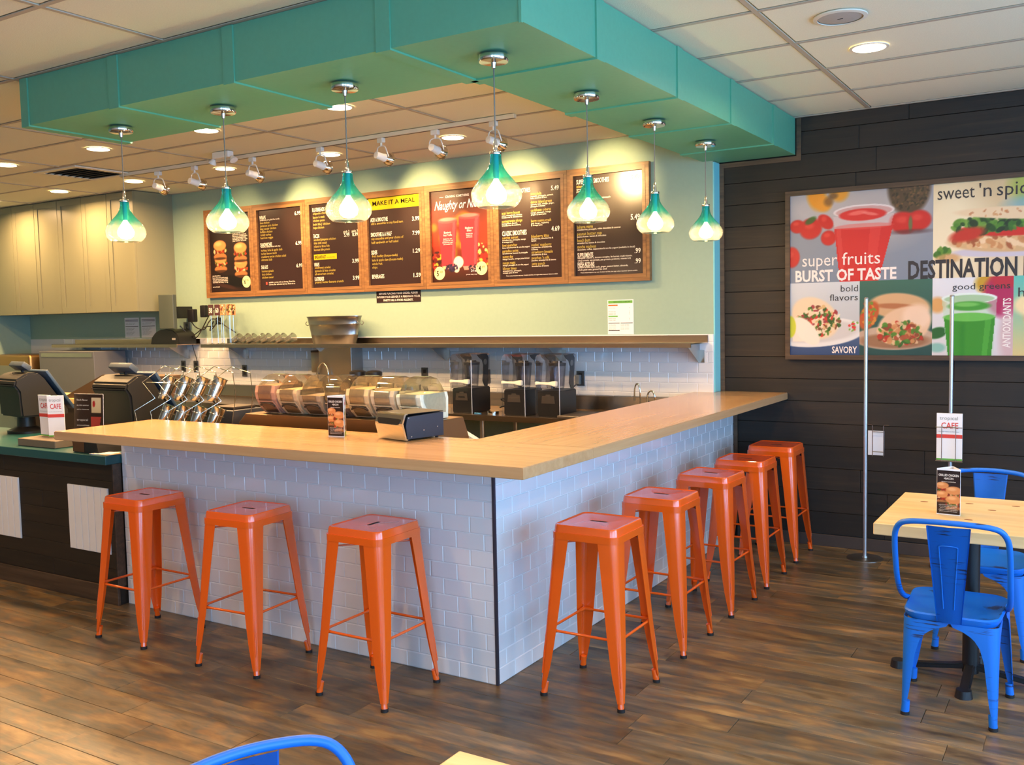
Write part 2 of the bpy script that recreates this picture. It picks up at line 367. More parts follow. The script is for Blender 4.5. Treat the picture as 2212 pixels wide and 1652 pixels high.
# ---------------------------------------------------------------- room: floor
fl = struct('floor', box(NB(), (XL, YF, -.1), (XR, YD, -.006)), mat('floor_underlay', (52, 40, 30), .8))
PW, PL = .152, 1.22
def plank_mesh(l, w, h, name, m, ch=.0012):
    bm = NB(); box(bm, (0, 0, -h), (l, w, 0))
    top = [f for f in bm.faces if f.normal.z > .5 or f.calc_center_median().z > -1e-6]
    bmesh.ops.bevel(bm, geom=list({e for f in top for e in f.edges}), offset=ch, segments=1, affect='EDGES')
    bmesh.ops.recalc_face_normals(bm, faces=bm.faces)
    me = bpy.data.meshes.new(name); bm.to_mesh(me); bm.free(); me.materials.append(m); return me
PM = {}
def seen(x, y, z, mg=90):
    d = Vector((x, y, z))-Vector(CAMP); c = d.dot(fw)
    if c < .15: return None
    u = 1106+FPX*d.dot(rt2)/c; v = 826-FPX*d.dot(up2)/c
    return (u, v, c) if -mg < u < 2212+mg and -mg < v < 1652+mg else None
rows = int((YD-YF)/PW)+1; rest = NB()
for r in range(rows):
    y0 = YD-(r+1)*PW; x = XL-random.random()*PL
    while x < XR:
        l = PL if random.random() < .8 else PL*random.choice((.55, .75)); a, b = max(x, XL), min(x+l, XR); x += l
        if b-a < .02: continue
        vis = any(seen(px, py, 0, 60) for px in np.linspace(a, b, 7) for py in (y0, y0+PW))
        inside = (a > -7 and b < -.12 and y0 > .12)          # hidden behind the bar
        if vis and not inside and not (b < -2.62 and y0 > 0):
            k = round(b-a, 2)
            if k not in PM: PM[k] = plank_mesh(k-.0016, PW-.0016, .006, 'plank', M_FLOOR)
            o = bpy.data.objects.new('plank', PM[k]); o.location = (a, y0, 0); link(o, fl)
        else: box(rest, (a, y0, -.006), (b-.0016, y0+PW-.0016, 0))
o = obj('plank_field', rest, M_FLOOR, fl); o['kind'] = 'stuff'

# ---------------------------------------------------------------- room: walls and windows
wb = struct('wall_back', box(NB(), (XL-.1, YM, -.05), (-.104, YD+.15, ZC+.02)), M_MINT)
bm = NB(); box(bm, (-.104, YM, 1.0705), (-.094, YD-.001, ZS-.001)); obj('return_edge', bm, M_MINT_DAY, wb)['label'] = 'end of the mint menu wall, blue daylight painted into its colour'
struct('wall_left', box(NB(), (XL-.1, YF-.12, -.05), (XL, YM, ZC+.02)), M_MINT)
ww = struct('wall_right', box(NB(), (-.104, YD+.012, -.05), (XR+.12, YD+.15, ZC+.02)), mat('wall_backing', (26, 20, 16), .9))
def opening_wall(name, horiz, spans, m):
    """wall with window openings: sill, header and piers as one shell"""
    bm = NB(); lo, hi = .45, 2.65
    def b(a, c, z0, z1):
        if horiz: box(bm, (a, YF-.12, z0), (c, YF, z1))
        else: box(bm, (XR, a, z0), (XR+.12, c, z1))
    A, Z = (XL, XR) if horiz else (YF, YD)
    b(A, Z, -.05, lo); b(A, Z, hi, ZC+.02); e = [A]+[v for s in spans for v in s]+[Z]
    for i in range(0, len(e), 2): b(e[i], e[i+1], lo, hi)
    return struct(name, bm, m)
opening_wall('wall_side', False, WIN_R, M_WHITE); opening_wall('wall_front', True, WIN_F, M_WHITE)
k = 0
for hz, spans in ((0, WIN_R), (1, WIN_F)):
    for a, b in spans:
        k += 1; bm = NB(); f = .05
        for (p, q, z0, z1) in ((a, b, .45, .5), (a, b, 2.6, 2.65), (a, a+f, .5, 2.6), (b-f, b, .5, 2.6), ((a+b)/2-.025, (a+b)/2+.025, .5, 2.6)):
            if hz: box(bm, (p, YF-.09, z0), (q, YF-.03, z1))
            else: box(bm, (XR+.03, p, z0), (XR+.09, q, z1))
        w = struct('window_%d' % k, bm, M_BLACK)
        bm = NB(); 
        if hz: box(bm, (a+f, YF-.063, .5), (b-f, YF-.057, 2.6))
        else: box(bm, (XR+.057, a+f, .5), (XR+.063, b-f, 2.6))
        obj('pane', bm, M_PANE, w)
# dark plank cladding
bz = .085; zh = [0.1617]
z = bz; n = 0; CLAD_H = .155
while z < ZC-.01:
    z1 = min(z+CLAD_H, ZC); x = -.094; first = True
    while x < XR:
        l = random.uniform(1.1, 2.4) if not first else random.uniform(.9, 2.2); first = False
        x1 = min(x+l, XR)
        d = random.uniform(0, .0022)
        bm = NB(); box(bm, (0, 0, 0), (x1-x-.002, .012+d, z1-z-.003), .0015); me = None
        o = obj('plank', bm, M_DARK, ww); o.location = (x, YD-d, z); x = x1
    z = z1
trim_zs = ZS-.001
bm = NB()
box(bm, (-.094, YD-.014, 1.0705), (-.062, YD-.0045, ZS-.035)); box(bm, (-.094, YD-.014, ZS-.035), (.455+.033, YD-.0045, ZS-.003))
box(bm, (.457, YD-.014, ZS-.003), (.488, YD-.0045, ZC-.002)); box(bm, (0.004, YD-.014, .085), (.03, YD-.0045, 1.02)); struct('trim_1', bm, M_DARKTRIM)
bm = NB(); box(bm, (.03, YD-.018, 0), (XR, YD-.0045, .083), .002); struct('baseboard_right', bm, mat('grey_brown_vinyl_base', (66, 54, 48), .6))

# splashback tiles behind the counter
TW, TH = .1515, .0755
def tile_mesh(w, h, name='tile'):
    bm = NB(); g = .0012; a = [(g, g), (w-g, g), (w-g, h-g), (g, h-g)]; c = .003
    lo = [bm.verts.new((x, 0, z)) for x, z in a]
    hi = [bm.verts.new((x+(c if i in (0, 3) else -c), -.0035, z+(c if i < 2 else -c))) for i, (x, z) in enumerate(a)]
    bm.faces.new(hi)
    for i in range(4): bm.faces.new((lo[i], lo[(i+1) % 4], hi[(i+1) % 4], hi[i]))
    bmesh.ops.recalc_face_normals(bm, faces=bm.faces)
    me = bpy.data.meshes.new(name); bm.to_mesh(me); bm.free(); me.materials.append(M_TILE)
    return me
TMS = {}
def tiles(parent, x0, x1, z0, z1, place, phase, fill=None, limit=300):
    """running bond; place(x) -> (location, rotation); nearest tiles first, the rest joined"""
    L = []; r = math.floor(z0/TH+1e-6)
    while r*TH < z1-.004:
        a, b = max(z0, r*TH), min(z1, (r+1)*TH); ph = phase[r % 2]; x = ph+math.floor((x0-ph)/TW)*TW
        while x < x1-.004:
            c, d = max(x, x0), min(x+TW, x1)
            if d-c > .004: L.append((c, d, a, b))
            x += TW
        r += 1
    def vis(t):
        P = place(*t[::2]); s = seen(*P[0], 10); return (0 if s else 1, s[2] if s else 0)
    L.sort(key=vis)
    for c, d, a, b in L[:limit]:
        k = (round(d-c, 3), round(b-a, 3))
        if k not in TMS: TMS[k] = tile_mesh(*k)
        loc, rot = place(c, a); o = bpy.data.objects.new('tile', TMS[k]); o.location = loc; o.rotation_euler = rot; link(o, parent)
    if L[limit:]:
        bm = NB()
        for c, d, a, b in L[limit:]:
            k = (round(d-c, 3), round(b-a, 3))
            if k not in TMS: TMS[k] = tile_mesh(*k)
            loc, rot = place(c, a); n0 = len(bm.verts); bm.from_mesh(TMS[k]); bm.verts.ensure_lookup_table()
            bmesh.ops.transform(bm, matrix=Matrix.Translation(loc) @ Euler(rot).to_matrix().to_4x4(), verts=bm.verts[n0:])
        o = obj('tile_field', bm, M_TILE, parent); o['kind'] = 'stuff'
bm = NB(); box(bm, (XL+.003, YM-.006, .92), (-.104, YM-.0005, 1.49)); gb = obj('grout', bm, M_GROUT, wb)
tiles(wb, -7.9, -.104, 1.022, 1.49, lambda x, z: ((x, YM-.006, z), (0, 0, 0)), (-.07, -.146))
# ceiling: tiles in a T-grid
ce = struct('ceiling', box(NB(), (XL-.1, YF-.1, ZC+.02), (XR+.1, YD+.15, ZC+.12)), M_CEIL)
gx = [.935+1.22*i for i in range(-8, 5)]; gy = [1.385+.61*i for i in range(-14, 4)]
bm = NB(); box(bm, (0, 0, 0), (1.19, .58, .012), .004); bmesh.ops.recalc_face_normals(bm, faces=bm.faces); tm = bpy.data.meshes.new('ceiling_tile'); bm.to_mesh(tm); bm.free(); tm.materials.append(M_CEIL)
rest = NB()
for x in gx:
    for y in gy:
        a, b, c, d = max(x+.012, XL), min(x+1.208, XR), max(y+.012, YF), min(y+.598, YM if x < -.9 else YD)
        if b-a < .05 or d-c < .02: continue
        if b-a > 1.19 and d-c > .57 and any(seen(px, py, ZC, 20) for px in (a, b, (a+b)/2) for py in (c, d)):
            o = bpy.data.objects.new('ceiling_tile', tm); o.location = (x+.015, y+.015, ZC+.003); link(o, ce)
        else: box(rest, (a, c, ZC+.003), (b, d, ZC+.015))
o = obj('ceiling_tile_field', rest, M_CEIL, ce); o['kind'] = 'stuff'
bm = NB()
for x in gx: box(bm, (x-.012, YF, ZC-.002), (x+.012, YD, ZC+.004))
for y in gy: box(bm, (XL, y-.012, ZC-.0015), (XR, y+.012, ZC+.003))
box(bm, (-.104, YD-.02, ZC-.003), (XR, YD-.005, ZC+.004)); box(bm, (XL, YM-.02, ZC-.003), (-.104, YM-.0005, ZC+.004))
obj('ceiling_grid', bm, M_GRID, ce)

# ---------------------------------------------------------------- soffit over the bar: L-shaped box wrapped by straps
SX, SY, SL, SWD = .454, -.444, -2.6845, .64
bm = NB(); e = .008
box(bm, (SL+e, SY+e, ZS+e), (SX-e, SY+SWD-e, ZC-.003)); box(bm, (SX-SWD+e, SY+SWD-e, ZS+e), (SX-e, YD-.006, ZC-.003))
sf = struct('soffit', bm, M_TEAL)
def strap(x0, y0, x1, y1):
    b = NB(); box(b, (x0, y0, ZS), (x1, y1, ZC-.004)); o = obj('strap', b, M_TEAL, sf); return o
def ring(x0, x1, y0, y1, along):
    """thin band round the outer face, the underside and the inner face"""
    b = NB(); t = e+.002
    if along == 'x':
        box(b, (x0, SY, ZS), (x1, SY+t, ZC-.004)); box(b, (x0, SY+t, ZS), (x1, SY+SWD-t, ZS+t)); box(b, (x0, SY+SWD-t, ZS), (x1, SY+SWD, ZC-.004))
    else:
        box(b, (SX-t, y0, ZS), (SX, y1, ZC-.004)); box(b, (SX-SWD+t, y0, ZS), (SX-t, y1, ZS+t)); box(b, (SX-SWD, y0, ZS), (SX-SWD+t, y1, ZC-.004))
    obj('strap', b, M_TEAL, sf)
for a, b in ((SL, -2.62), (-1.935, -1.86), (-1.113, -1.045), (-.228, -.155)): ring(a, b, 0, 0, 'x')
for a, b in ((.167, .24), (1.06, 1.13), (1.865, 1.935), (2.69, 2.76)): ring(0, 0, a, b, 'y')
bm = NB(); box(bm, (SX-.012, SY, ZS), (SX, SY+.0101, ZC-.004)); obj('corner_bead', bm, M_TEAL, sf)

# ---------------------------------------------------------------- bar: two tiled knee walls and the maple slab
core = mat('bar_wall_core', (150, 148, 146), .8)
b1 = struct('wall_bar_front', box(NB(), (-2.6, .004, 0), (-.004, .13, 1.0225)), M_GROUT)
tiles(b1, -2.6, -.002, 0, 1.0225, lambda x, z: ((x, .004, z), (0, 0, 0)), (-.057, -.134))
b2 = struct('wall_bar_side', box(NB(), (-.13, .1301, 0), (-.004, YD-.006, 1.0225)), M_GROUT)
tiles(b2, .004, YD-.006, 0, 1.0225, lambda y, z: ((-.004, y, z), (0, 0, PI/2)), (.151, .226))
bm = NB(); box(bm, (-.011, -.0015, 0), (.0015, .0035, 1.0223)); box(bm, (-.0035, .0035, 0), (.0015, .011, 1.0223)); obj('corner_trim', bm, mat('dark_edge_trim', (74, 78, 94), .35, .6), b1)
OX, OY, LS, ZT = .3934, -.396, -2.6212, 1.07
def slab(name, pts, m, label):
    bm = NB(); prism(bm, pts, ZT-1.0225, Matrix.Translation((0, 0, 1.0225)))
    bmesh.ops.bevel(bm, geom=[x for x in bm.edges if abs(x.verts[0].co.z-x.verts[1].co.z) < .001], offset=.003, segments=2, affect='EDGES')
    o = obj(name, bm, m, smooth=40); return tag(o, label, 'counter')
slab('bar_counter', [(LS, OY), (OX, OY), (OX, .1992), (-.2515, .1992), (-.2515, .252), (LS, .252)], M_MAPLE_X, 'long front maple bar top over the three left stools, carrying napkin dispenser')
slab('bar_counter', [(OX, .2), (OX, YD-.006), (-.093, YD-.006), (-.093, YM-.008), (-.25, YM-.008), (-.25, .2)], M_MAPLE_Y, 'maple bar top along the right leg, running back to the dark plank wall')

# ---------------------------------------------------------------- stools
def leg(bm, top, bot, z0, z1, sx, sy, prof, r0, r1, n=14, th=.0025):
    """folded sheet leg: two flanges meeting in a rounded corner, tapering as prof says"""
    rings = []
    for i in range(n+1):
        t = i/n; z = z1+(z0-z1)*t; cx = top[0]+(bot[0]-top[0])*t; cy = top[1]+(bot[1]-top[1])*t; r = r0+(r1-r0)*t
        zz = [p[0] for p in prof]; w = np.interp(z, zz, [p[1] for p in prof]); w2 = np.interp(z, zz, [p[-1] for p in prof]); w = max(w, r+.002); w2 = max(w2, r+.002)
        P = [(-w, 0)]+[(-r+r*math.sin(a), -r+r*math.cos(a)) for a in [PI/2*k/5 for k in range(6)]]+[(0, -w2)]
        Q = [(-w, -th)]+[(-r+(r-th)*math.sin(a), -r+(r-th)*math.cos(a)) for a in [PI/2*k/5 for k in range(6)]]+[(-th, -w2)]
        rings.append([bm.verts.new((cx+sx*x, cy+sy*y, z)) for x, y in P+Q[::-1]])
    k = len(rings[0])
    for a, b in zip(rings, rings[1:]):
        for j in range(k): bm.faces.new((a[j], a[(j+1) % k], b[(j+1) % k], b[j]))
    bm.faces.new(rings[0]); bm.faces.new(rings[-1][::-1])
def rsq(h, r, n=10):
    out = []
    for q, (sx, sy) in enumerate(((1, 1), (-1, 1), (-1, -1), (1, -1))):
        for k in range(n):
            a = PI/2*q+PI/2*k/(n-1); out.append((sx*(h-r)+r*math.cos(a), sy*(h-r)+r*math.sin(a)))
    return out
def make_stool(label):
    t = thing('bar_stool', label, 'stool', group='orange metal bar stools')
    bm = NB(); H = .752; N4 = 40; slot = []
    for x, y in rsq(.1, .1, 10):
        a = math.atan2(y, x); sxx = .031 if math.cos(a) > 0 else -.031; slot.append((sxx+.0095*math.cos(a), .0095*math.sin(a)))
    spec = [(rsq(.1565, .036), .690), (rsq(.1525, .036), .715), (rsq(.1495, .034), .742), (rsq(.1475, .034), .7495), (rsq(.144, .032), H), (rsq(.139, .030), .7512), (rsq(.134, .028), .7488), (rsq(.130, .027), .7487), ([(x*1.15, y*1.25) for x, y in slot], .7487), (slot, .7484), ([(x*.96, y*.9) for x, y in slot], .744)]
    R = [[bm.verts.new((x, y, z)) for x, y in P] for P, z in spec]
    for a, b in zip(R, R[1:]):
        for j in range(N4): bm.faces.new((a[j], a[(j+1) % N4], b[(j+1) % N4], b[j]))
    bm.faces.new(R[0][::-1])
    inner = [f for f in bm.faces if len(f.verts) == N4]
    bmesh.ops.inset_region(bm, faces=inner, thickness=.003, depth=0); 
    for f in inner: bmesh.ops.translate(bm, verts=f.verts, vec=(0, 0, .03))
    obj('seat', bm, M_ORANGE, t, 35)
    bm = NB()
    for s in (0,): box(bm, (-.0395, -.0088, .7440), (.0395, .0088, .7482))  # black plate set in the hole, painting the shade inside the slot
    obj('slot_shade_plate', bm, M_RUBBER, t)
    top, bot = .1545, .197; zl = .704
    prof = [(.0, .022), (.035, .024), (.07, .030), (.12, .040), (.20, .050), (.30, .059), (.5, .071), (.69, .084), (.715, .086)]
    for sx in (-1, 1):
        for sy in (-1, 1):
            bm = NB(); leg(bm, (sx*(top-.001), sy*(top-.001)), (sx*bot, sy*bot), .035, zl, sx, sy, prof, .032, .015)
            c = Vector((sx*(bot-.013), sy*(bot-.013), 0)); up_ = Vector((sx*(bot-.020), sy*(bot-.020), .06))
            tube(bm, [c+Vector((0, 0, .012)), up_], [.0145, .0125], 12)
            # pressed rib up the fold
            f0 = Vector((sx*(bot-.0085), sy*(bot-.0085), .10)); f1 = Vector((sx*(.178-.0075), sy*(.178-.0075), .31))
            tube(bm, [f0, (f0+f1)/2, f1], [.0035, .0045, .003], 6)
            lo = obj('leg', bm, M_ORANGE, t, 40)
            bm = NB(); cyl(bm, .0165, 0, .014, 14, Matrix.Translation((c.x+sx*.001, c.y+sy*.001, 0))); obj('rubber_foot', bm, M_RUBBER, lo, 40)
    zr = .29; q = .168
    for (a, b) in (((-q, -q), (q, -q)), ((q, -q), (q, q)), ((q, q), (-q, q)), ((-q, q), (-q, -q))):
        bm = NB(); A = Vector((*a, zr)); B = Vector((*b, zr)); d = (B-A).normalized()
        pts = [A+d*.004, A+d*.035, A+d*.05, B-d*.05, B-d*.035, B-d*.004]; tube(bm, pts, [.011, .009, .0062, .0062, .009, .011], 8)
        bmesh.ops.scale(bm, vec=(1, 1, 1), verts=bm.verts); obj('rung', bm, M_ORANGE, t, 50)
    for s in (1, -1):
        bm = NB(); tube(bm, [(-.145, -s*.145, .665+.004*s), (.145, s*.145, .665+.004*s)], .004, 6); br = obj('cross_brace', bm, M_ORANGE, t, 60)
        for k in (-1, 1):
            bm = NB(); M = Matrix.Translation((k*.134, k*s*.134, .665+.004*s)) @ Matrix.Rotation(s*PI/4, 4, 'Z'); box(bm, (-.012, -.008, -.008), (.012, .008, .008), .002, M); obj('clip', bm, M_BLACK, br)
    return t
ST = [((-2.03, -.278), 0, 'orange metal stool at the far left, beside the dark panelled order counter'),
      ((-1.232, -.290), math.radians(4), 'orange metal stool, middle of the three along the long bar front'),
      ((-.455, -.281), PI/2, 'orange metal stool just left of the bar corner, seat slot pointing at the bar'),
      ((.414, .197), 0, 'orange metal stool nearest the bar corner on the right side of the bar'),
      ((.410, .903), 0, 'orange metal stool second from the corner on the right side of the bar'),
      ((.417, 1.600), math.radians(-2), 'orange metal stool third from the corner on the right side of the bar'),
      ((.420, 2.205), 0, 'orange metal stool fourth from the corner, second from the dark plank wall'),
      ((.415, 2.865), 0, 'orange metal stool farthest back, right against the dark plank wall')]
s0 = make_stool(ST[0][2])
for i, ((x, y), rz, lb) in enumerate(ST):
    if i == 0: s0.location = (x, y, 0)
    else: dup(s0, (x, y, 0), rz, lb)

# ---------------------------------------------------------------- order counter at the left
oc = thing('order_counter', 'dark plank order counter with teal top and white beadboard insets, left of the bar', 'counter')
bm = NB(); box(bm, (-5.2, -.045, 0), (-2.612, .5, .838)); obj('body', bm, M_DARK, oc)
z = .11
while z < .83:
    z1 = min(z+.104, .838); x = -5.2
    while x < -2.62:
        x1 = min(x+random.uniform(.8, 1.5), -2.612)
        for a, b in ((x, x1),):
            bm = NB(); box(bm, (0, 0, 0), (b-a-.002, .011, z1-z-.002), .001); o = obj('plank', bm, M_DARK, oc); o.location = (a, -.056, z)
        x = x1
    z = z1
bm = NB(); box(bm, (-5.2, -.062, 0), (-2.606, -.0455, .108), .002); obj('skirting', bm, M_DARKTRIM, oc)
bm = NB(); box(bm, (-2.6119, -.056, .109), (-2.604, -.002, .838), .001); obj('end_trim', bm, M_DARKTRIM, oc)
bm = NB(); box(bm, (-5.25, -.1, .838), (-2.605, .55, .891), .003); obj('countertop', bm, M_TEALTOP, oc)
for xa in (-3.045, -3.955):
    bm = NB(); box(bm, (xa, -.0615, .30), (xa+.39, -.0562, .692)); ins = obj('inset_panel', bm, M_WHITE, oc)
    for j in range(6):
        w = .39/6; bm = NB(); box(bm, (xa+j*w+.0025, -.066, .301), (xa+(j+1)*w-.0025, -.0616, .691), .0015); obj('slat', bm, M_WHITE, ins)

# ---------------------------------------------------------------- pendants
def make_pendant(label):
    t = thing('pendant_lamp', label, 'lamp', group='teal glass pendant lamps')
    bm = NB(); lathe(bm, [(.005, 0), (.063, 0), (.064, -.004), (.064, -.02), (.060, -.026), (.012, -.028), (.008, -.05), (.003, -.052)], 32, cap=(True, True)); obj('canopy', bm, M_CHROME, t, 35)
    bm = NB(); cyl(bm, .0028, -.345, -.05, 8); obj('cord', bm, M_CORD, t, 60)
    bm = NB(); lathe(bm, [(.004, -.335), (.008, -.35), (.0095, -.385), (.024, -.386), (.0255, -.396), (.0245, -.399)], 20, cap=(True, True)); obj('cap', bm, M_CHROME, t, 40)
    bm = NB(); cyl(bm, .0125, -.497, -.399, 16); obj('socket', bm, mat('teal_socket', (120, 200, 205), .3), t, 40)  # socket in a plain pale teal
    prof = [(.0235, 0), (.0235, -.012), (.0255, -.032), (.034, -.055), (.051, -.08), (.073, -.105), (.0925, -.13), (.1035, -.152), (.1055, -.168), (.101, -.187), (.090, -.203), (.078, -.2135), (.074, -.2165)]
    pf = []
    for i in range(len(prof)-1):
        a, b, c, d = prof[max(i-1, 0)], prof[i], prof[i+1], prof[min(i+2, len(prof)-1)]
        for j in range(2):
            u = j/2; pf.append(tuple(.5*((2*b[k])+(c[k]-a[k])*u+(2*a[k]-5*b[k]+4*c[k]-d[k])*u*u+(3*b[k]-a[k]-3*c[k]+d[k])*u**3) for k in (0, 1)))
    pf.append(prof[-1]); pf += [(.071, -.2155)]
    bm = NB(); lathe(bm, pf, 40); o = obj('glass_shade', bm, M_PEND, t, 80); o.location = (0, 0, -.397)
    bm = NB(); lathe(bm, [(.008, .03), (.013, .02), (.026, 0), (.039, -.02), (.044, -.038), (.039, -.058), (.023, -.071), (.004, -.075)], 20, cap=(True, True)); o = obj('bulb', bm, M_BULB, t, 60); o.location = (0, 0, -.525)
    l = bpy.data.lights.new('bulb_light', 'POINT'); l.energy = P_PEND; l.color = (1, .74, .44); l.shadow_soft_size = .03
    lo = bpy.data.objects.new('bulb_light', l); lo.location = (0, 0, -.625); link(lo, t)
    return t
PD = [((-2.279, -.13), 'teal glass pendant lamp, leftmost, hanging over the first stool'),
      ((-1.474, -.13), 'teal glass pendant lamp second from the left, in front of the sandwich picture board'),
      ((-.674, -.13), 'teal glass pendant lamp third from the left, over the long bar front'),
      ((.13, -.13), 'teal glass pendant lamp at the soffit corner, the largest in view'),
      ((.128, .702), 'teal glass pendant lamp in front of the rightmost menu board'),
      ((.130, 1.517), 'teal glass pendant lamp just right of the menu boards, second last'),
      ((.132, 2.319), 'teal glass pendant lamp farthest right, before the mint wall end')]
p0 = make_pendant(PD[0][1])
for i, ((x, y), lb) in enumerate(PD):
    if i == 0: p0.location = (x, y, ZS-.0005)
    else: dup(p0, (x, y, ZS-.0005), 0, lb)

# ---------------------------------------------------------------- downlights, speaker, vent, sensor, track
def make_down(label, out=False):
    t = thing('downlight', label, 'light', group='recessed ceiling downlights')
    bm = NB(); lathe(bm, [(.079, .0), (.079, -.003), (.094, -.003), (.096, 0)], 32); obj('trim_ring', bm, M_OFFWHITE, t, 40)
    bm = NB(); cyl(bm, .0795, -.0045, -.001, 32); obj('lens', bm, M_LENS, t)
    l = bpy.data.lights.new('lamp', 'AREA'); l.shape = 'DISK'; l.size = .14; l.energy = P_DOWN; l.color = WARM; l.spread = math.radians(165)
    lo = bpy.data.objects.new('lamp', l); lo.location = (0, 0, -.012); link(lo, t); return t
DN = [((-1.80, 1.09), 'lit downlight touching the soffit edge, right one of the front pair'), ((-3.01, 1.085), 'lit downlight left of the soffit underside, second in the front row'),
      ((-4.19, 1.07), 'lit downlight at the left of the front row, near the air vent'), ((-1.82, 2.345), 'lit downlight rightmost in the row before the menu boards'),
      ((-3.01, 2.325), 'lit downlight above the middle of the menu boards'), ((-4.20, 2.30), 'lit downlight above the left end of the menu boards'),
      ((-5.40, 2.275), 'lit downlight above the corner of the cream cabinets'), ((-6.52, 2.25), 'lit downlight far left, before the cream cabinet doors'),
      ((1.237, 1.682), 'lit downlight on the right, over the dining side next to the speaker')]
d0 = make_down(DN[0][1])
HID = [((-1.2, .50), 'added as unseen fill above the bar end behind the soffit'), ((-2.4, .50), 'added as unseen fill over the powder bins behind the soffit'), ((-3.6, .50), 'added as unseen fill over the right till behind the soffit'), ((-4.8, .50), 'added as unseen fill over the left till'), ((-7.72, 2.25), 'before the leftmost cabinets'), ((-5.4, 1.06), 'left end of the kitchen row'), ((1.237, -1.2), 'above the foreground table'), ((-1.2, -2.2), 'over the floor before the long bar front'), ((3.6, 1.68), 'by the side windows near the plank wall'), ((3.6, -1.2), 'by the middle side window'), ((-3.6, -2.2), 'over the floor before the order counter'), ((-5.4, -1.2), 'over the left end of the order counter'), ((1.237, -4.2), 'behind the camera'), ((-2., -4.6), 'near the front windows')]  # first four are added, unseen, to brighten the splashback tiles and bins
for i, ((x, y), lb) in enumerate(DN+[(p, 'recessed downlight outside the picture, %s' % q) for p, q in HID]):
    if i == 0: d0.location = (x, y, ZC-.001)
    else: dup(d0, (x, y, ZC-.001), 0, lb)
far = lamp0 = [c for c in d0.children if c.type == 'LIGHT'][0].data
for o in [o for o in bpy.data.objects if o.type == 'LIGHT' and o.name.startswith('lamp') and o.parent]:
    if o.parent.location.y < 0 or o.parent.location.x > 1:
        if far == lamp0: far = far.copy(); far.energy = P_DOWN_OUT
        o.data = far
t = thing('ceiling_speaker', 'round white speaker grille in the ceiling above the dining side', 'speaker', (1.232, 1.07, ZC-.001))
bm = NB(); lathe(bm, [(.118, 0), (.118, -.006), (.10, -.009), (.099, -.006)], 40, cap=(True, False)); obj('rim', bm, M_OFFWHITE, t, 40)
bm = NB(); lathe(bm, [(.0985, -.0035), (.08, -.007), (.03, -.0085), (.003, -.0088)], 40, cap=(False, True)); obj('grille', bm, mat('grey_speaker_grille', (186, 178, 168), .6, bump=.6, nscale=900), t, 40)
bm = NB(); box(bm, (-.012, -.002, -.0105), (.012, .002, -.0085)); obj('badge', bm, M_BLACK, t)
t = thing('air_vent', 'square ceiling air diffuser at the far left, before the cabinets', 'vent', (-5.27, 1.69, ZC-.002))
bm = NB()
for s0_, s1_ in ((.295, .235),):
    for a, b, c, d in ((-s0_, -s0_, s0_, -s1_), (-s0_, s1_, s0_, s0_), (-s0_, -s1_, -s1_, s1_), (s1_, -s1_, s0_, s1_)): box(bm, (a, b, -.012), (c, d, 0), .002)
obj('frame', bm, M_OFFWHITE, t); bm = NB(); box(bm, (-.235, -.235, -.003), (.235, .235, -.001)); obj('backing', bm, M_BLACK, t)
for k in range(7):
    bm = NB(); M = Matrix.Translation((0, -.2+k*.066, -.008)) @ Matrix.Rotation(.5, 4, 'X'); box(bm, (-.233, -.014, -.001), (.233, .014, .001), M=M); obj('louvre', bm, mat('grey_louvre', (104, 92, 74), .6), t)
t = thing('emergency_light', 'small white twin-head emergency unit on the ceiling behind the second pendant', 'light', (-3.57, 1.72, ZC-.002))
bm = NB(); box(bm, (-.09, -.03, -.05), (.09, .03, 0), .006, seg=2); obj('housing', bm, M_WHITE, t)
for s in (-1, 1):
    bm = NB(); lathe(bm, [(.012, .0), (.03, -.03), (.032, -.04), (.0, -.042)], 16, Matrix.Translation((s*.1, 0, -.045)) @ Matrix.Rotation(s*-.6, 4, 'Y')); obj('lamp_head', bm, M_WHITE, t, 40)
TY = 1.92
tr = thing('track_rail', 'white ceiling track carrying the spotlights before the menu boards', 'track', (0, 0, 0))
bm = NB(); box(bm, (-5.1, TY-.018, ZC-.03), (-1.02, TY+.018, ZC-.002), .002); obj('rail', bm, M_OFFWHITE, tr)
bm = NB(); box(bm, (-5.1, TY-.006, ZC-.0315), (-1.02, TY+.006, ZC-.0295)); obj('slot', bm, M_BLACK, tr)
def make_spot(label):
    t = thing('track_spotlight', label, 'spotlight', group='spotlights on the white track')
    bm = NB(); box(bm, (-.03, -.017, -.034), (.03, .017, 0), .004); cyl(bm, .008, -.06, -.034, 10); obj('adapter', bm, M_WHITE, t)
    bm = NB(); tube(bm, smoothpath([(-.055, .02, -.135), (-.054, .005, -.10), (-.04, 0, -.065), (0, 0, -.056), (.04, 0, -.065), (.054, .005, -.10), (.055, .02, -.135)], 4), .0045, 8); obj('yoke', bm, M_WHITE, t, 60)
    hd = Matrix.Translation((0, .02, -.135)) @ Matrix.Rotation(math.radians(-99), 4, 'X')       # +z of the head points down and towards the wall
    bm = NB(); lathe(bm, [(.0, -.075), (.024, -.073), (.026, -.06), (.026, -.005), (.03, .0), (.03, .012)], 20, hd); b = obj('lamp_body', bm, M_WHITE, t, 40)
    bm = NB(); lathe(bm, [(.029, .008), (.044, .028), (.049, .05), (.050, .06), (.047, .06), (.04, .045)], 24, hd); obj('reflector', bm, M_CHROME, b, 50)
    bm = NB(); lathe(bm, [(.044, .046), (.0, .048)], 20, hd); obj('lamp_face', bm, M_LENS2, b)
    l = bpy.data.lights.new('beam', 'SPOT'); l.energy = P_TRACK; l.color = (1, .66, .28); l.spot_size = math.radians(40); l.spot_blend = 1.0; l.shadow_soft_size = .03
    lo = bpy.data.objects.new('beam', l); link(lo, t); lo.matrix_local = hd @ Matrix.Translation((0, 0, .065)) @ Matrix.Rotation(PI, 4, 'X')
    return t
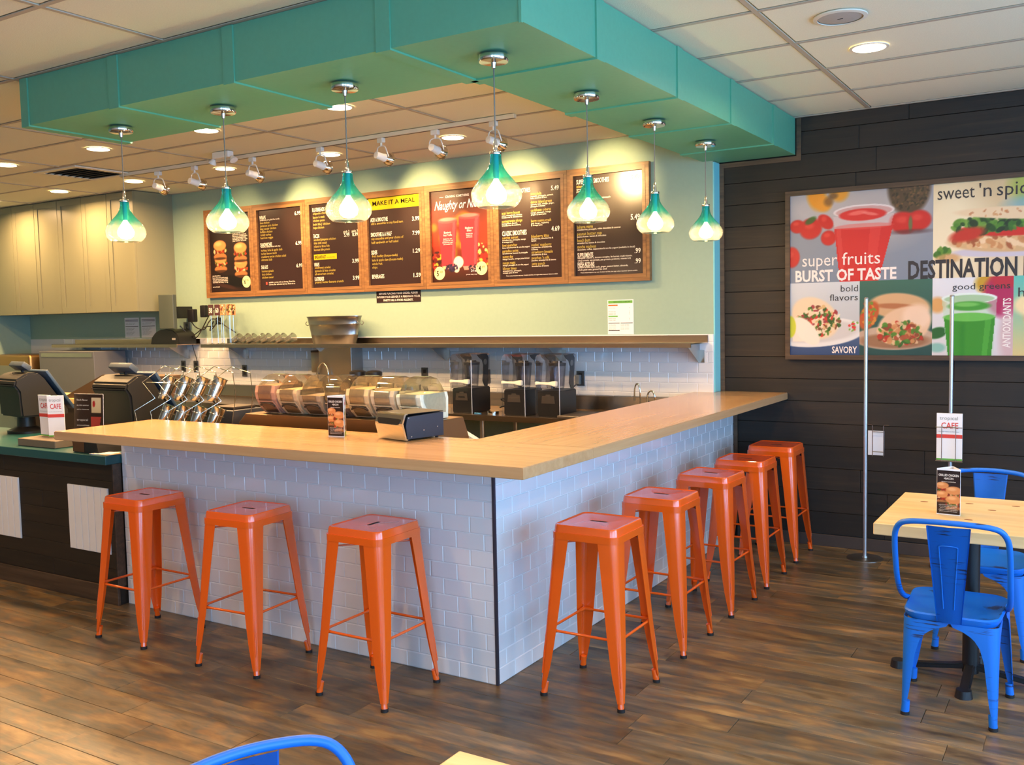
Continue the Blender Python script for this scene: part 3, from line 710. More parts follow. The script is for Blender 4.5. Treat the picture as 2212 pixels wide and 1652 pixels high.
SPX = [(-4.60, .2), (-4.14, -.10), (-3.46, -.1), (-2.74, -.08), (-2.15, -.2), (-1.67, .03), (-1.19, -.24)]
SL_ = ['leftmost spotlight on the track, over the first pendant', 'track spotlight second from the left', 'track spotlight right of the second pendant cord', 'track spotlight left of the third pendant cord',
       'track spotlight just right of the third pendant cord', 'track spotlight beside the rightmost inner downlight', 'rightmost track spotlight, behind the corner pendant cord']
s1 = make_spot(SL_[0])
for i, (x, rz) in enumerate(SPX):
    if i == 0: s1.location = (x, TY, ZC-.0305); s1.rotation_euler = (0, 0, rz)
    else: dup(s1, (x, TY, ZC-.0305), rz, SL_[i])
dim = bpy.data.objects['beam'].data.copy(); dim.energy = P_TRACK_DIM
for o in [o for o in bpy.data.objects if o.name.startswith('beam')]:
    if round(o.parent.location.x, 2) in (-4.60, -3.46, -2.15): o.data = dim
# ---------------------------------------------------------------- menu boards
def ring_frame(bm, x0, z0, x1, z1, w, y0, y1):
    """mitred picture frame as one closed ring, thickness y0..y1"""
    O = [(x0, z0), (x1, z0), (x1, z1), (x0, z1)]; I = [(x0+w, z0+w), (x1-w, z0+w), (x1-w, z1-w), (x0+w, z1-w)]
    V = {(a, b): [bm.verts.new((x, y, z)) for x, z in P] for a, P in (('o', O), ('i', I)) for b, y in ((0, y0), (1, y1))}
    for i in range(4):
        j = (i+1) % 4
        bm.faces.new((V['o', 0][i], V['o', 0][j], V['i', 0][j], V['i', 0][i])); bm.faces.new((V['o', 1][i], V['i', 1][i], V['i', 1][j], V['o', 1][j]))
        bm.faces.new((V['o', 0][i], V['o', 1][i], V['o', 1][j], V['o', 0][j])); bm.faces.new((V['i', 0][i], V['i', 0][j], V['i', 1][j], V['i', 1][i]))
BX = [-5.398, -4.706, -4.016, -3.326, -2.637, -1.947, -1.262, -.576]; BZ0, BZ1 = 1.892, 2.764; BW, BH = .576, .76
def board(i, label):
    t = thing('menu_board', label, 'menu board', ((BX[i]+BX[i+1])/2, YM, BZ0), 0, 'wood framed menu boards')
    hw = (BX[i+1]-BX[i])/2-.0012; h = BZ1-BZ0
    bm = NB(); ring_frame(bm, -hw, 0, hw, h, .054, -.042, -.0015); fr = obj('frame', bm, M_OAK, t)
    bm = NB(); ring_frame(bm, -hw+.028, .028, hw-.028, h-.028, .026, -.0445, -.0421); obj('frame_bead', bm, M_OAK, fr)
    bm = NB(); box(bm, (-hw+.052, -.022, .052), (hw-.052, -.002, h-.052)); pn = obj('menu_panel', bm, M_MENU, t)
    return t, pn, wallM(-BW/2, -.0222, .056)
def lines(pn, M, data):
    for key, m in (('W', M_TXTW), ('Y', M_TXTY), ('D', M_TXTD), ('R', M_RED)):
        it = []
        for d in data:
            if d[0] != key: continue
            _, s, u, v, h, w = d[:6]; al = d[6] if len(d) > 6 else 'l'
            it.append(dict(s=s, x=u*BW, y=(1-v)*BH-h/2, h=h, w=w*BW, align=al, bold=.014 if h > .026 else .003))
        if it: txo({'W': 'white_lettering', 'Y': 'olive_lettering', 'D': 'dark_lettering', 'R': 'red_lettering'}[key], m, pn, M, it)
HH, HI, HS = .036, .022, .014
def H(s, v, w): return ('W', s, .035, v, HH, w)
def I(s, v, w, u=.045): return ('Y', s, u, v, HI, w)
def S(s, v, w, u=.045): return ('W', s, u, v, HS, w)
def PR(s, v): return ('W', s, .975, v, HH, .135 if len(s) > 3 else .10, 'r')
def burger(P, x, y, s, tone=(214, 150, 96)):
    P.ell(x, y-.034*s, .042*s, .016*s, [c*.82 for c in tone], 0, .2)
    P.bits(40, x, y-.008*s, .042*s, .012*s, [(150, 50, 30), (190, 70, 40), (90, 110, 40), (225, 190, 150), (120, 50, 30)], .005*s, .010*s)
    P.ell(x, y+.016*s, .042*s, .024*s, tone, 0, .2); P.ell(x-.01*s, y+.024*s, .022*s, .010*s, (238, 190, 140), 0, .8, .7)
    P.ell(x, y-.044*s, .046*s, .006*s, (24, 14, 12), 0, .6, .6)
# 1 sandwiches picture
t, pn, M = board(0, 'leftmost menu board, a picture of stacked sandwiches with a round price')
P = Pic(BW, BH, .006, (44, 28, 25)); P.grad(0, 0, BW, .22, (52, 34, 28), (44, 28, 25)); P.ell(.36, .10, .3, .06, (24, 16, 16), 0, .5)
for (x, y) in ((.145, .30), (.14, .425), (.43, .24), (.43, .39)): burger(P, x, y, 2.15)
P.ell(.20, .06, .16, .02, (90, 58, 48), -.2, .5, .7)
P.obj('picture', M_PRINT, pn, M @ Matrix.Translation((0, 0, .0004)))
bm = NB(); cyl(bm, .058, .0008, .0016, 28, M @ Matrix.Translation((.50, .09, 0))); obj('price_disc', bm, M_DISC, pn)
lines(pn, M, [S('signature sandwiches', .245, .22, .57)]+[S(s, .27+.02*k, .36 if k % 2 else .33, .57) for k, s in enumerate(['grilled chicken on a toasted roll', 'with tomato and fresh greens', 'smoky sauce and melted cheese', 'served hot with a side', 'your choice of bread'])]
      + [S('sandwiches', .785, .2, .035)]+[S(s, .81+.02*k, .38, .035) for k, s in enumerate(['bacon, cheese and roasted peppers', 'turkey, sprouts and honey mustard', 'chicken, pesto and tomato', 'served all day long'])]+[S('see menu for details', .93, .17, .035),
      ('W', 'GRILLED CHICKEN', .12, .10, .05, .72)])
txo('price_lettering', M_TXTD, pn, M, [dict(s='$', x=.452, y=.10, h=.018), dict(s='6', x=.470, y=.068, h=.045, sx=.8, bold=.02), dict(s='99', x=.503, y=.092, h=.022)], .003)
# 2
t, pn, M = board(1, 'menu board second from the left, wraps, sandwiches and salads on brown')
lines(pn, M, [H('WRAPS', .09, .145), S('served on a warm grilled flour tortilla', .122, .45), I('thai chicken', .155, .22), I('jamaican jerk chicken', .192, .41), I('king caesar chicken', .23, .37), I('buffalo chicken', .268, .28), I('totally turkey', .305, .25), I('hummus veggie', .343, .29), PR('6.99', .075),
      H('SANDWICHES', .43, .27), S('served on artisan bread with chips', .457, .45), I('turkey, brie & apple club', .50, .49), I('turkey bacon ranch', .54, .36), I('cranberry pecan chicken salad', .58, .57), I('ultimate club', .618, .25), PR('6.99', .44),
      H('SALADS', .71, .155), I('hummus spinach', .76, .27), I('thai chicken', .80, .22), I('chicken caesar', .84, .27), PR('6.99', .715),
      S('available in a wrap with any dressing. Gluten free,', .905, .60, .2), S('Calories, fiber and carbs may vary. Please ask us.', .932, .60, .2)])
flat('red_mark', M_RED, pn, M, (.075, .052, .095, .075), .001)
# 3
t, pn, M = board(2, 'menu board third from the left, flatbreads and tacos with a yellow breakfast strip')
lines(pn, M, [H('FLATBREADS', .06, .26), I('chipotle chicken club', .105, .44), I('bacon & steak', .15, .25), I('chicken pesto', .19, .25), I("bold bbq' chicken", .235, .36), I('baja chicken', .275, .23),
      ('W', 'pick 2', .80, .35, HI, .12, 'r'), ('W', 'pick 3', .97, .35, HI, .12, 'r'), ('W', '5.99', .80, .39, .034, .11, 'r'), ('W', '8.99', .97, .39, .034, .11, 'r'),
      H('TACOS', .375, .13), I('smoked jalapeno chicken', .42, .47), I('thai chili steak', .46, .28), I('cilantro lime fish', .50, .33), I('korean bbq steak', .54, .34),
      H('WRAPS', .72, .11), I('southwest omelet', .757, .34), I('spinach & feta omelet', .795, .44), I('all-american omelet', .833, .40), PR('3.99', .70),
      H('FLATBREADS', .893, .20), I('peanut butter banana crunch', .932, .60), PR('3.99', .90)])
flat('breakfast_strip', M_YELLOW, pn, M, (.02, .255, .30, .305), .001)
txo('breakfast_lettering', M_TXTD, pn, M, [dict(s='BREAKFAST', x=.03, y=.267, h=.028, w=.14, bold=.02), dict(s='served all day', x=.18, y=.269, h=.012, w=.10)], .0016)
# 4
t, pn, M = board(3, 'menu board with a yellow MAKE IT A MEAL heading, in the middle of the row')
flat('yellow_header', M_YELLOW, pn, M, (0, BH*.865, BW, BH), .001)
txo('header_lettering', M_TXTD, pn, M, [dict(s='MAKE IT A MEAL', x=.05, y=BH*.915, h=.040, w=.47, bold=.014)], .003)
lines(pn, M, [H('ADD A SMOOTHIE', .245, .34), I('add a smoothie to any food item', .288, .62), PR('3.99', .27), H('SMOOTHIE & A HALF', .415, .41), I('any smoothie and your choice of', .462, .62), I('half sandwich or half salad', .506, .52), PR('7.99', .43),
      H('SIDES', .62, .115), I('fruit medley (house-made)', .663, .50), I('kale & apple slaw (house-made)', .71, .60), I('whole fruit', .752, .20), I('chips', .793, .10), PR('1.29', .63), H('BEVERAGES', .90, .24), PR('1.59', .905)])
# 5 smoothie picture
t, pn, M = board(4, 'menu board picturing two tall red smoothies with two round prices')
P = Pic(BW, BH, .0045, (96, 50, 36)); P.grad(0, .30, BW, BH, (190, 70, 40), (70, 42, 36)); P.grad(0, 0, BW, .30, (62, 26, 18), (150, 52, 30))
for _ in range(26):
    P.ell(random.uniform(0, BW), random.uniform(.22, .58), random.uniform(.025, .06), random.uniform(.03, .065), random.choice([(228, 120, 40), (235, 170, 60), (150, 150, 40), (205, 60, 40), (240, 190, 90)]), 0, .7, .55)
P.bits(60, .05, .16, .09, .09, [(120, 20, 24), (190, 60, 50), (230, 190, 60), (60, 14, 20)], .01, .03); P.bits(50, .50, .20, .09, .10, [(235, 200, 90), (245, 225, 160), (200, 50, 40), (120, 30, 30)], .01, .03)
for (xc, y0, y1, wt, wb) in ((.165, .135, .51, .098, .066), (.385, .125, .53, .105, .072)):
    P.trap(y0, y1, xc-wb, xc+wb, xc-wt, xc+wt, (206, 62, 78)); P.trap(y0, y1, xc+wb*.55, xc+wb*.85, xc+wt*.55, xc+wt*.85, (235, 120, 130), .5)
    P.ell(xc, y1, wt, .022, (214, 90, 96), 0, .1); P.ell(xc, y1+.012, wt*.9, .016, (240, 170, 160), 0, .5, .7); P.trap(y0-.03, y0, xc-wb*.8, xc+wb*.8, xc-wb, xc+wb, (240, 200, 190), .7)
P.ell(.27, .16, .05, .05, (244, 232, 208), 0, .2); P.ell(.25, .10, .028, .026, (240, 226, 200), .4, .2); P.bits(30, .20, .12, .06, .03, [(40, 26, 60), (60, 40, 90)], .008, .016); P.bits(24, .42, .10, .06, .03, [(40, 26, 60), (70, 40, 60)], .008, .016)
P.obj('picture', M_PRINT, pn, M @ Matrix.Translation((0, 0, .0004)))
for x, y in ((.072, .075), (.50, .10)):
    bm = NB(); cyl(bm, .056, .0008, .0016, 28, M @ Matrix.Translation((x, y, 0))); obj('price_disc', bm, M_DISC, pn)
txo('white_lettering', M_PAPER, pn, M, [dict(s='CRAVING SOMETHING', x=.15, y=.70, h=.020, w=.24, bold=.01), dict(s='~', x=.09, y=.70, h=.02, w=.04), dict(s='Naughty or Nice?', x=.035, y=.605, h=.075, w=.48, bold=.012, shear=.28)]
    + [dict(s=a, x=x, y=y, h=h, w=w, align='c', bold=.01) for a, x, y, h, w in (('Blueberry', .165, .405, .018, .075), ('Acai Truffle', .165, .383, .018, .09), ('blueberries, dark', .165, .355, .011, .09), ('chocolate & acai', .165, .340, .011, .10), ('blended with yogurt', .165, .325, .011, .11), ('and crushed ice', .165, .310, .011, .09), ('Blueberry', .385, .43, .018, .08), ('Bliss', .385, .408, .018, .045), ('strawberries,', .385, .386, .011, .07), ('blueberries', .385, .372, .011, .06), ('and banana', .385, .358, .011, .06), ('24 oz', .425, .075, .02, .06), ('prices may vary', .40, .05, .010, .11))])
txo('price_lettering', M_TXTD, pn, M, [dict(s='$', x=.026, y=.085, h=.018), dict(s='5', x=.044, y=.052, h=.045, sx=.8, bold=.02), dict(s='49', x=.076, y=.075, h=.022), dict(s='$', x=.454, y=.11, h=.018), dict(s='4', x=.470, y=.078, h=.045, sx=.8, bold=.02), dict(s='69', x=.504, y=.10, h=.022)], .003)
# 6
t, pn, M = board(5, 'menu board second from the right, two columns of classic smoothies')
D6 = [('W', 'SUPERFRUIT SMOOTHIES', .035, .08, HH, .47), ('W', '5.49', .955, .085, HH, .12, 'r'), ('W', 'CLASSIC SMOOTHIES', .035, .515, .04, .40), ('W', '4.69', .955, .50, .04, .125, 'r')]
L6 = [('triple berry oat', .13, ['blueberries, strawberries,', 'oats & almonds']), ('acai berry boost', .30, ['acai, pomegranate, banana,', 'blueberries & strawberries']), ('pomegranate plunge', .385, ['pomegranate, banana,', 'strawberries & cranberry']), ('sunrise sunset', .56, ['strawberries, pineapple, mango', '& orange juice']), ('kiwi quencher', .64, ['kiwi, strawberries & non-fat yogurt']),
      ('paradise point', .70, ['strawberries, banana & pineapple']), ('sunny day', .76, ['mango, banana, orange juice & kiwi']), ('mango magic', .825, ['mango, pineapple & non-fat yogurt']), ('blimey limey', .885, ['strawberries, pineapple,', 'orange juice & lime'])]
R6 = [('avocolada', .125, ['avocado, pineapple, spinach,', 'kale, coconut & lime']), ('detox island green', .21, ['spinach, kale, mango, ginger,', 'pineapple & banana']), ('caribbean c-burst', .295, ['mango, pineapple, orange,', 'ginger & lime juice']), ('berry cosmo crush', .405, ['goji, mango, raspberry', '& orange juice']), ('blueberry bliss', .565, ['blueberries, strawberries &', 'banana']), ("rockin' raspberry", .655, ['raspberries, strawberries', '& banana']),
      ('strawberry limeade', .73, ['strawberries & lime']), ("peaches 'n silk", .79, ['peaches, strawberries & banana']), ('jetty punch', .85, ['strawberries & banana'])]
for L_, u in ((L6, .035), (R6, .51)):
    for nme, v, sub in L_:
        D6.append(('Y', nme, u, v, .024, .018*len(nme)+.01))
        for k, s_ in enumerate(sub): D6.append(('W', s_, u, v+.027+.02*k, .012, .0128*len(s_)))
D6.append(('W', 'Prices and participation may vary. Contains real fruit, raw sugar unless requested. Splenda available.', .09, .965, .009, .83)); lines(pn, M, D6)
# 7
t, pn, M = board(6, 'rightmost menu board, supplements and fresh add-ins, glare at its top')
D7 = [('W', 'SUPERGREEN SMOOTHIES', .035, .055, HH, .48), ('W', '5.49', .95, .06, HH, .12, 'r'), ('Y', 'island green', .035, .10, .024, .24), S('spinach, kale, mango,', .128, .27, .035), S('pineapple & banana', .15, .25, .035), ('Y', 'kale sunshine', .035, .20, .024, .26), S('kale, banana, orange juice & pineapple', .228, .5, .035), ('Y', 'beet berry', .035, .28, .024, .2), S('beets, blueberries & cherry', .308, .4, .035),
      ('W', 'INDULGENT SMOOTHIES', .035, .44, .042, .44), ('W', '5.49', .95, .445, .042, .13, 'r')]
for nme, v, s_, w in (('bahama mama', .505, 'strawberries, pineapple, white chocolate & coconut', .64), ('peanut butter cup', .575, 'peanut butter, banana & chocolate', .43), ('beach bum', .64, 'strawberries, banana & chocolate', .41), ('mocha madness', .705, 'chocolate, coffee, cappuccino & non-fat yogurt (available in decaf)', .84)):
    D7 += [('Y', nme, .035, v, .026, .0215*len(nme)), ('W', s_, .035, v+.029, .013, w)]
D7 += [('W', 'SUPPLEMENTS', .035, .79, .036, .235), ('W', 'energizer, vitamin c, immune complex, fat burner, multi-vitamin,', .035, .82, .013, .80), ('W', 'whey protein, soy protein, pea protein, probiotic, vitamin b12', .035, .845, .013, .78), ('W', '.99', .955, .775, .038, .085, 'r'), ('W', 'FRESH ADD-INS', .035, .885, .036, .25),
       ('W', 'spinach & kale super pack, ginger, peanut butter, almonds,', .035, .914, .013, .74), ('W', 'whole grain oats, ground flax seed', .035, .938, .013, .43), ('W', '.99', .955, .875, .038, .085, 'r'), ('W', 'Prices and participation may vary. Contains real fruit, raw sugar unless requested. Splenda available.', .08, .968, .009, .83)]
lines(pn, M, D7)
# allergy notice, nutrition sheet and two papers
t = thing('allergy_notice', 'small black notice strip stuck under the MAKE IT A MEAL board', 'sign', (-2.977, YM, 1.79))
M = wallM(-.247, -.0035, 0); bm = NB(); box(bm, (-.247, -.003, 0), (.247, -.0005, .101)); pl = obj('sheet', bm, M_MENU, t)
txo('lettering', M_TXTW, pl, M, [dict(s='BEFORE PLACING YOUR ORDER, PLEASE', x=.247, y=.072, h=.018, w=.43, align='c', bold=.02), dict(s='INFORM YOUR SERVER IF A PERSON IN YOUR', x=.247, y=.042, h=.018, w=.48, align='c', bold=.02), dict(s='PARTY HAS A FOOD ALLERGY.', x=.247, y=.012, h=.018, w=.33, align='c', bold=.02)], .0006)
t = thing('permit_sheet', 'white printed information sheet taped to the mint wall right of the boards', 'paper', (-.838, YM, 1.494))
bm = NB(); box(bm, (-.108, -.002, 0), (.108, -.0005, .262)); pl = obj('sheet', bm, M_PAPER, t); M = wallM(-.108, -.002, 0)
flat('green_band', M_GREENINK, pl, M, (.006, .235, .208, .256), .0004); flat('orange_band', M_ORANGE, pl, M, (.006, .216, .085, .225), .0004); flat('green_band', M_GREENINK, pl, M, (.006, .132, .085, .141), .0004)
flat('dark_band', M_TXTD, pl, M, (.006, .083, .10, .088), .0004); flat('dark_band', M_TXTD, pl, M, (.108, .083, .208, .088), .0004); flat('dark_band', M_TXTD, pl, M, (.006, .026, .10, .033), .0004)
it = [dict(s='MINIMUM WAGES and LABOR LAWS', x=.05, y=.242, h=.008, w=.14)]
for k, (s_, y) in enumerate((('chicken caesar', .198), ('thai chicken wrap', .172), ('southwest wrap', .160), ('turkey bacon ranch', .150), ('bahama mama', .118), ('mango magic', .106))): it += [dict(s=s_, x=.008, y=y, h=.006, w=.06), dict(s='o', x=.180, y=y, h=.008)]
for k in range(5): it += [dict(s='calories and fat', x=.008, y=.072-k*.009, h=.004, w=.06), dict(s='protein and fiber', x=.11, y=.072-k*.009, h=.004, w=.07)]
txo('print', M_TXTD, pl, M, it, .0008)
for k, (x0, lb) in enumerate(((-6.775, 'white printed paper on the wall under the cabinets, left one'), (-6.50, 'white printed paper on the wall under the cabinets, right one by the monitor'))):
    t = thing('wall_paper_notice', lb, 'paper', (x0+.12, YM, 1.50), 0, 'papers under the cabinets'); M = wallM(-.12, -.002, 0)
    bm = NB(); box(bm, (-.12, -.002, 0), (.12, -.0005, .215)); pl = obj('sheet', bm, M_PAPER, t)
    for y in (.188, .176, .12): flat('dark_line', M_TXTD, pl, M, (.012, y, .228, y+.005), .0004)
    txo('print', M_TXTD, pl, M, [dict(s='keep cold foods cold', x=.02, y=.155-.013*j, h=.006, w=.16-.02*(j % 3)) for j in range(2)]+[dict(s='wash hands often', x=.02, y=.1-.014*j, h=.006, w=.15-.02*(j % 3)) for j in range(6)], .0008)

# ---------------------------------------------------------------- wall poster on the dark planks
t = thing('wall_poster', 'large framed food poster on the dark plank wall reading super fruits and DESTINATION', 'poster', (1.57, YD-.006, 1.306))
X0 = 1.57; PX0, PX1, PZ0, PZ1 = .418, 2.722, 1.333, 2.436
bm = NB(); ring_frame(bm, .387-X0, 0, 2.753-X0, 2.468-1.306, .032, -.036, -.0); obj('frame', bm, M_DARKTRIM, t)
bm = NB(); box(bm, (PX0-X0, -.0215, PZ0-1.306), (PX1-X0, -.004, PZ1-1.306)); bk = obj('backing', bm, M_WHITE, t)
def panel(name, x0, z0, x1, z1, fn, res=.005):
    P = Pic(x1-x0, z1-z0, res); fn(P); return P.obj(name, M_PRINTM, bk, wallM(x0-X0, -.0222, z0-1.306))
def smooth(P):
    P.grad(0, 0, 1, 1.2, (138, 146, 160), (186, 176, 172)); P.ell(.2, .5, .25, .12, (196, 188, 186), 0, .9, .8); P.ell(.55, .45, .3, .2, (190, 180, 176), 0, .9, .8)
    P.ell(.18, .58, .06, .09, (226, 158, 50), .3, .5); P.ell(.23, .53, .05, .05, (228, 160, 56), 0, .5); P.ell(.33, .60, .06, .06, (220, 160, 60), .2, .5); P.ell(.26, .545, .03, .03, (120, 90, 60), 0, .8, .7); P.ell(.29, .58, .03, .02, (110, 84, 60), 0, .8, .7)
    P.ell(.77, .60, .13, .18, (92, 74, 54), 0, .2); P.bits(130, .77, .58, .12, .13, [(60, 50, 36), (120, 92, 60), (78, 70, 40), (48, 52, 30), (140, 108, 70)], .006, .014, .6)
    for x, y, a, b, r in ((.14, .37, .075, .07, .3), (.05, .39, .05, .045, 0), (.24, .41, .04, .06, .8), (.01, .18, .055, .07, 0), (.26, .30, .05, .05, 0), (.74, .37, .09, .07, -.2), (.83, .38, .075, .065, .1)):
        P.ell(x, y, a, b, (200, 46, 40), r, .25); P.ell(x-.01, y+.02, a*.4, b*.3, (226, 96, 84), 0, .9, .6)
    P.ell(.14, .425, .04, .02, (70, 110, 50), .5, .5, .9); P.ell(.78, .36, .012, .05, (120, 120, 80), 0, .6); P.ell(.78, .31, .12, .015, (90, 60, 66), 0, .9, .6)
    P.trap(0, .44, .335, .575, .29, .68, (218, 196, 196), .55); P.trap(0, .36, .335, .585, .298, .675, (206, 52, 50)); P.trap(0, .36, .50, .55, .53, .60, (226, 96, 88), .35); P.trap(0, .36, .345, .37, .31, .34, (226, 110, 104), .35)
    P.ell(.487, .465, .195, .045, (226, 214, 212), 0, .06); P.ell(.487, .462, .18, .037, (206, 168, 164), 0, .08); P.ell(.48, .442, .15, .04, (212, 60, 56), 0, .15); P.ell(.45, .455, .06, .014, (236, 130, 120), .1, .5, .8); P.ell(.53, .445, .05, .01, (236, 150, 140), -.2, .5, .7)
    P.ell(.487, .365, .188, .02, (222, 110, 104), 0, .15, .5)
def sand(P):
    P.grad(0, 0, 1.4, .62, (226, 206, 176), (216, 190, 150)); P.ell(.55, .55, .12, .1, (170, 184, 90), 0, .6, .8); P.ell(.62, .44, .2, .06, (130, 176, 190), 0, .6, .7); P.ell(.1, .3, .2, .3, (240, 226, 196), 0, .9, .8)
    P.ell(.50, .155, .40, .035, (206, 196, 206), 0, .2); P.ell(.45, .22, .36, .07, (214, 178, 134), -.02, .15); P.bits(120, .42, .235, .32, .05, [(206, 150, 100), (226, 186, 140), (170, 100, 60), (236, 206, 170)], .012, .03)
    P.ell(.40, .285, .26, .035, (206, 54, 40), -.05, .2); P.bits(90, .42, .32, .33, .05, [(40, 84, 34), (70, 120, 44), (24, 60, 30), (120, 160, 70), (90, 140, 50)], .014, .035)
    P.ell(.20, .27, .10, .04, (196, 60, 40), .2, .5); P.ell(.55, .385, .42, .04, (232, 206, 172), -.06, .15); P.bits(26, .55, .39, .38, .03, [(190, 120, 80), (210, 150, 100)], .006, .014, .6)
    P.bits(20, .05, .16, .05, .03, [(70, 120, 40), (110, 150, 60)], .01, .025); P.ell(.09, .125, .07, .03, (206, 160, 110), 0, .5, .8)
def taco(P):
    P.grad(0, 0, 1, .6, (52, 78, 120), (206, 206, 208)); P.grad(0, .20, 1, .6, (190, 192, 196), (214, 214, 216)); P.ell(.18, .16, .32, .10, (222, 218, 216), .06, .06); P.ell(.18, .165, .28, .075, (206, 200, 198), .06, .2)
    P.ell(.17, .26, .17, .13, (226, 204, 176), -.6, .12); P.bits(150, .19, .24, .15, .10, [(90, 130, 50), (200, 60, 50), (214, 180, 130), (236, 214, 190), (130, 80, 50), (60, 100, 40), (160, 60, 70)], .008, .02, clip=(.03, .09, .36, .36))
    P.trap(.10, .24, .02, .20, 0, .06, (232, 216, 200)); P.ell(.11, .17, .12, .06, (234, 220, 206), -.85, .15); P.ell(0, .20, .04, .075, (206, 206, 70), 0, .2); P.bits(12, .42, .20, .04, .04, [(210, 60, 60), (130, 170, 80)], .006, .014)
def wrap(P):
    P.grad(0, 0, 1, .6, (44, 84, 80), (78, 122, 104)); P.ell(.22, .12, .26, .08, (196, 170, 150), 0, .1); P.ell(.22, .10, .22, .05, (160, 120, 90), 0, .3)
    P.ell(.25, .33, .19, .085, (210, 172, 132), -.08, .15); P.ell(.22, .33, .12, .018, (176, 110, 70), -.05, .5, .8); P.ell(.06, .27, .055, .10, (190, 100, 50), -.4, .2); P.bits(40, .06, .28, .04, .09, [(200, 80, 40), (120, 150, 60), (210, 150, 70)], .008, .018)
    P.ell(.28, .20, .17, .12, (224, 190, 160), .35, .12); P.ell(.36, .26, .09, .08, (236, 208, 186), .2, .4, .8)
    P.bits(150, .26, .15, .14, .075, [(176, 96, 60), (206, 150, 100), (90, 140, 50), (190, 60, 40), (226, 190, 150), (60, 110, 40), (150, 80, 50)], .012, .026)
def green(P):
    P.grad(0, 0, 1, .6, (214, 206, 206), (226, 224, 228)); P.ell(.34, .46, .09, .07, (200, 160, 50), 0, .4); P.ell(.42, .38, .12, .14, (180, 46, 100), .3, .3); P.ell(.42, .48, .08, .05, (190, 50, 70), 0, .4); P.ell(.44, .12, .05, .18, (210, 180, 180), 0, .8)
    P.ell(.03, .33, .05, .05, (220, 170, 110), 0, .5); P.ell(.03, .15, .06, .035, (50, 110, 50), .3, .3); P.ell(.03, .055, .05, .03, (150, 190, 180), 0, .5)
    P.trap(0, .38, .09, .355, .055, .375, (196, 214, 190), .6); P.trap(0, .245, .095, .345, .07, .365, (70, 150, 40)); P.trap(0, .245, .29, .32, .31, .345, (110, 186, 80), .5); P.ell(.215, .25, .148, .028, (120, 190, 90), 0, .15)
    P.ell(.215, .37, .16, .035, (226, 232, 226), 0, .06); P.ell(.215, .365, .145, .026, (176, 200, 166), 0, .1); P.ell(.215, .32, .12, .03, (84, 160, 60), 0, .3); P.ell(.20, .33, .07, .014, (140, 200, 110), 0, .5, .8)
def other(P):
    P.grad(0, 0, 1, .6, (220, 196, 140), (90, 190, 190)); P.ell(.16, .25, .1, .09, (226, 180, 120), 0, .3); P.ell(.1, .32, .1, .07, (236, 214, 170), 0, .4)
PA, PB, PC, PM_ = 1.335, .883, 1.80, 1.835
panel('smoothie_print', PX0, PM_, PA, PZ1, smooth); panel('flatbread_print', PA, PM_, PX1, PZ1, sand); panel('taco_print', PX0, PZ0, PB, PM_, taco, .004); panel('wrap_print', PB, PZ0, PA, PM_, wrap, .004)
panel('green_smoothie_print', PA, PZ0, PC, PM_, green, .004); panel('side_print', PC, PZ0, 2.26, PM_, other, .01); panel('side_print', 2.26, PZ0, PX1, PM_, taco, .01)
M = wallM(-X0, -.0222, -1.306)
CR = mat('cream_ink', (236, 220, 212), .5); GY = mat('charcoal_ink', (44, 40, 43), .5)
def words(name, m, items):
    for it in items: txo(name, m, bk, M, [it], .0016)
words('cream_lettering', CR, [dict(s='super', x=.502, y=1.948, h=.088, w=.235), dict(s='fruits', x=.768, y=1.948, h=.088, w=.245), dict(s='BURST OF TASTE', x=.455, y=1.845, h=.078, w=.66, bold=.028), dict(s='SAVORY', x=.703, y=1.352, h=.046, w=.165, bold=.02)])
txo('vertical_lettering', CR, bk, M @ Matrix.Translation((1.786, 1.388, 0)) @ Matrix.Rotation(PI/2, 4, 'Z'), [dict(s='ANTIOXIDANTS', x=0, y=0, h=.045, w=.31, bold=.02)])
words('charcoal_lettering', GY, [dict(s='DESTINATION', x=1.187, y=1.839, h=.118, w=.632, bold=.03), dict(s='PARADISE', x=1.853, y=1.839, h=.118, w=.47, bold=.03), dict(s='sweet', x=1.36, y=2.335, h=.088, w=.215), dict(s="'n", x=1.60, y=2.335, h=.088, w=.07), dict(s='spicy', x=1.70, y=2.335, h=.088, w=.22),
    dict(s='bold', x=.872, y=1.768, h=.046, w=.112, align='r'), dict(s='flavors', x=.872, y=1.708, h=.046, w=.185, align='r'), dict(s='good greens', x=1.452, y=1.758, h=.042, w=.33), dict(s='healthy', x=1.826, y=1.705, h=.06, w=.28)])

# ---------------------------------------------------------------- wall cabinets
CY0, CX1, CZ0 = 2.629, -5.907, 1.773
cw = .42
for k in range(6):
    xb = CX1-k*cw; xa = xb-cw
    lb = ['tall cream wall cabinet at the right end of the run, beside the mint wall', 'tall cream wall cabinet second from the right end', 'tall cream wall cabinet third from the right end', 'tall cream wall cabinet fourth from the right end', 'tall cream wall cabinet second from the left frame edge', 'tall cream wall cabinet cut by the left frame edge'][k]
    t = thing('wall_cabinet', lb, 'cabinet', ((xa+xb)/2, CY0, CZ0), 0, 'cream wall cabinets'); h = ZC-.006-CZ0; w = cw/2-.0025
    bm = NB(); box(bm, (-w, .021, 0), (w, YM-CY0-.001, h)); obj('body', bm, M_CAB, t)
    bm = NB(); ring_frame(bm, -w+.001, .002, w-.001, h-.002, .062, 0, .02); dr = obj('door', bm, M_CAB, t)
    bm = NB(); box(bm, (-w+.058, .008, .06), (w-.058, .018, h-.06)); pa = obj('door_panel', bm, M_CAB, dr)
    if False:
        bm = NB()
        for j in range(1, 5): x = -w+.062+j*(2*w-.124)/5; box(bm, (x-.0012, .0068, .064), (x+.0012, .0079, h-.064))
        o = obj('beading', bm, mat('cabinet_groove', (114, 112, 92), .5), dr); o['kind'] = 'stuff'

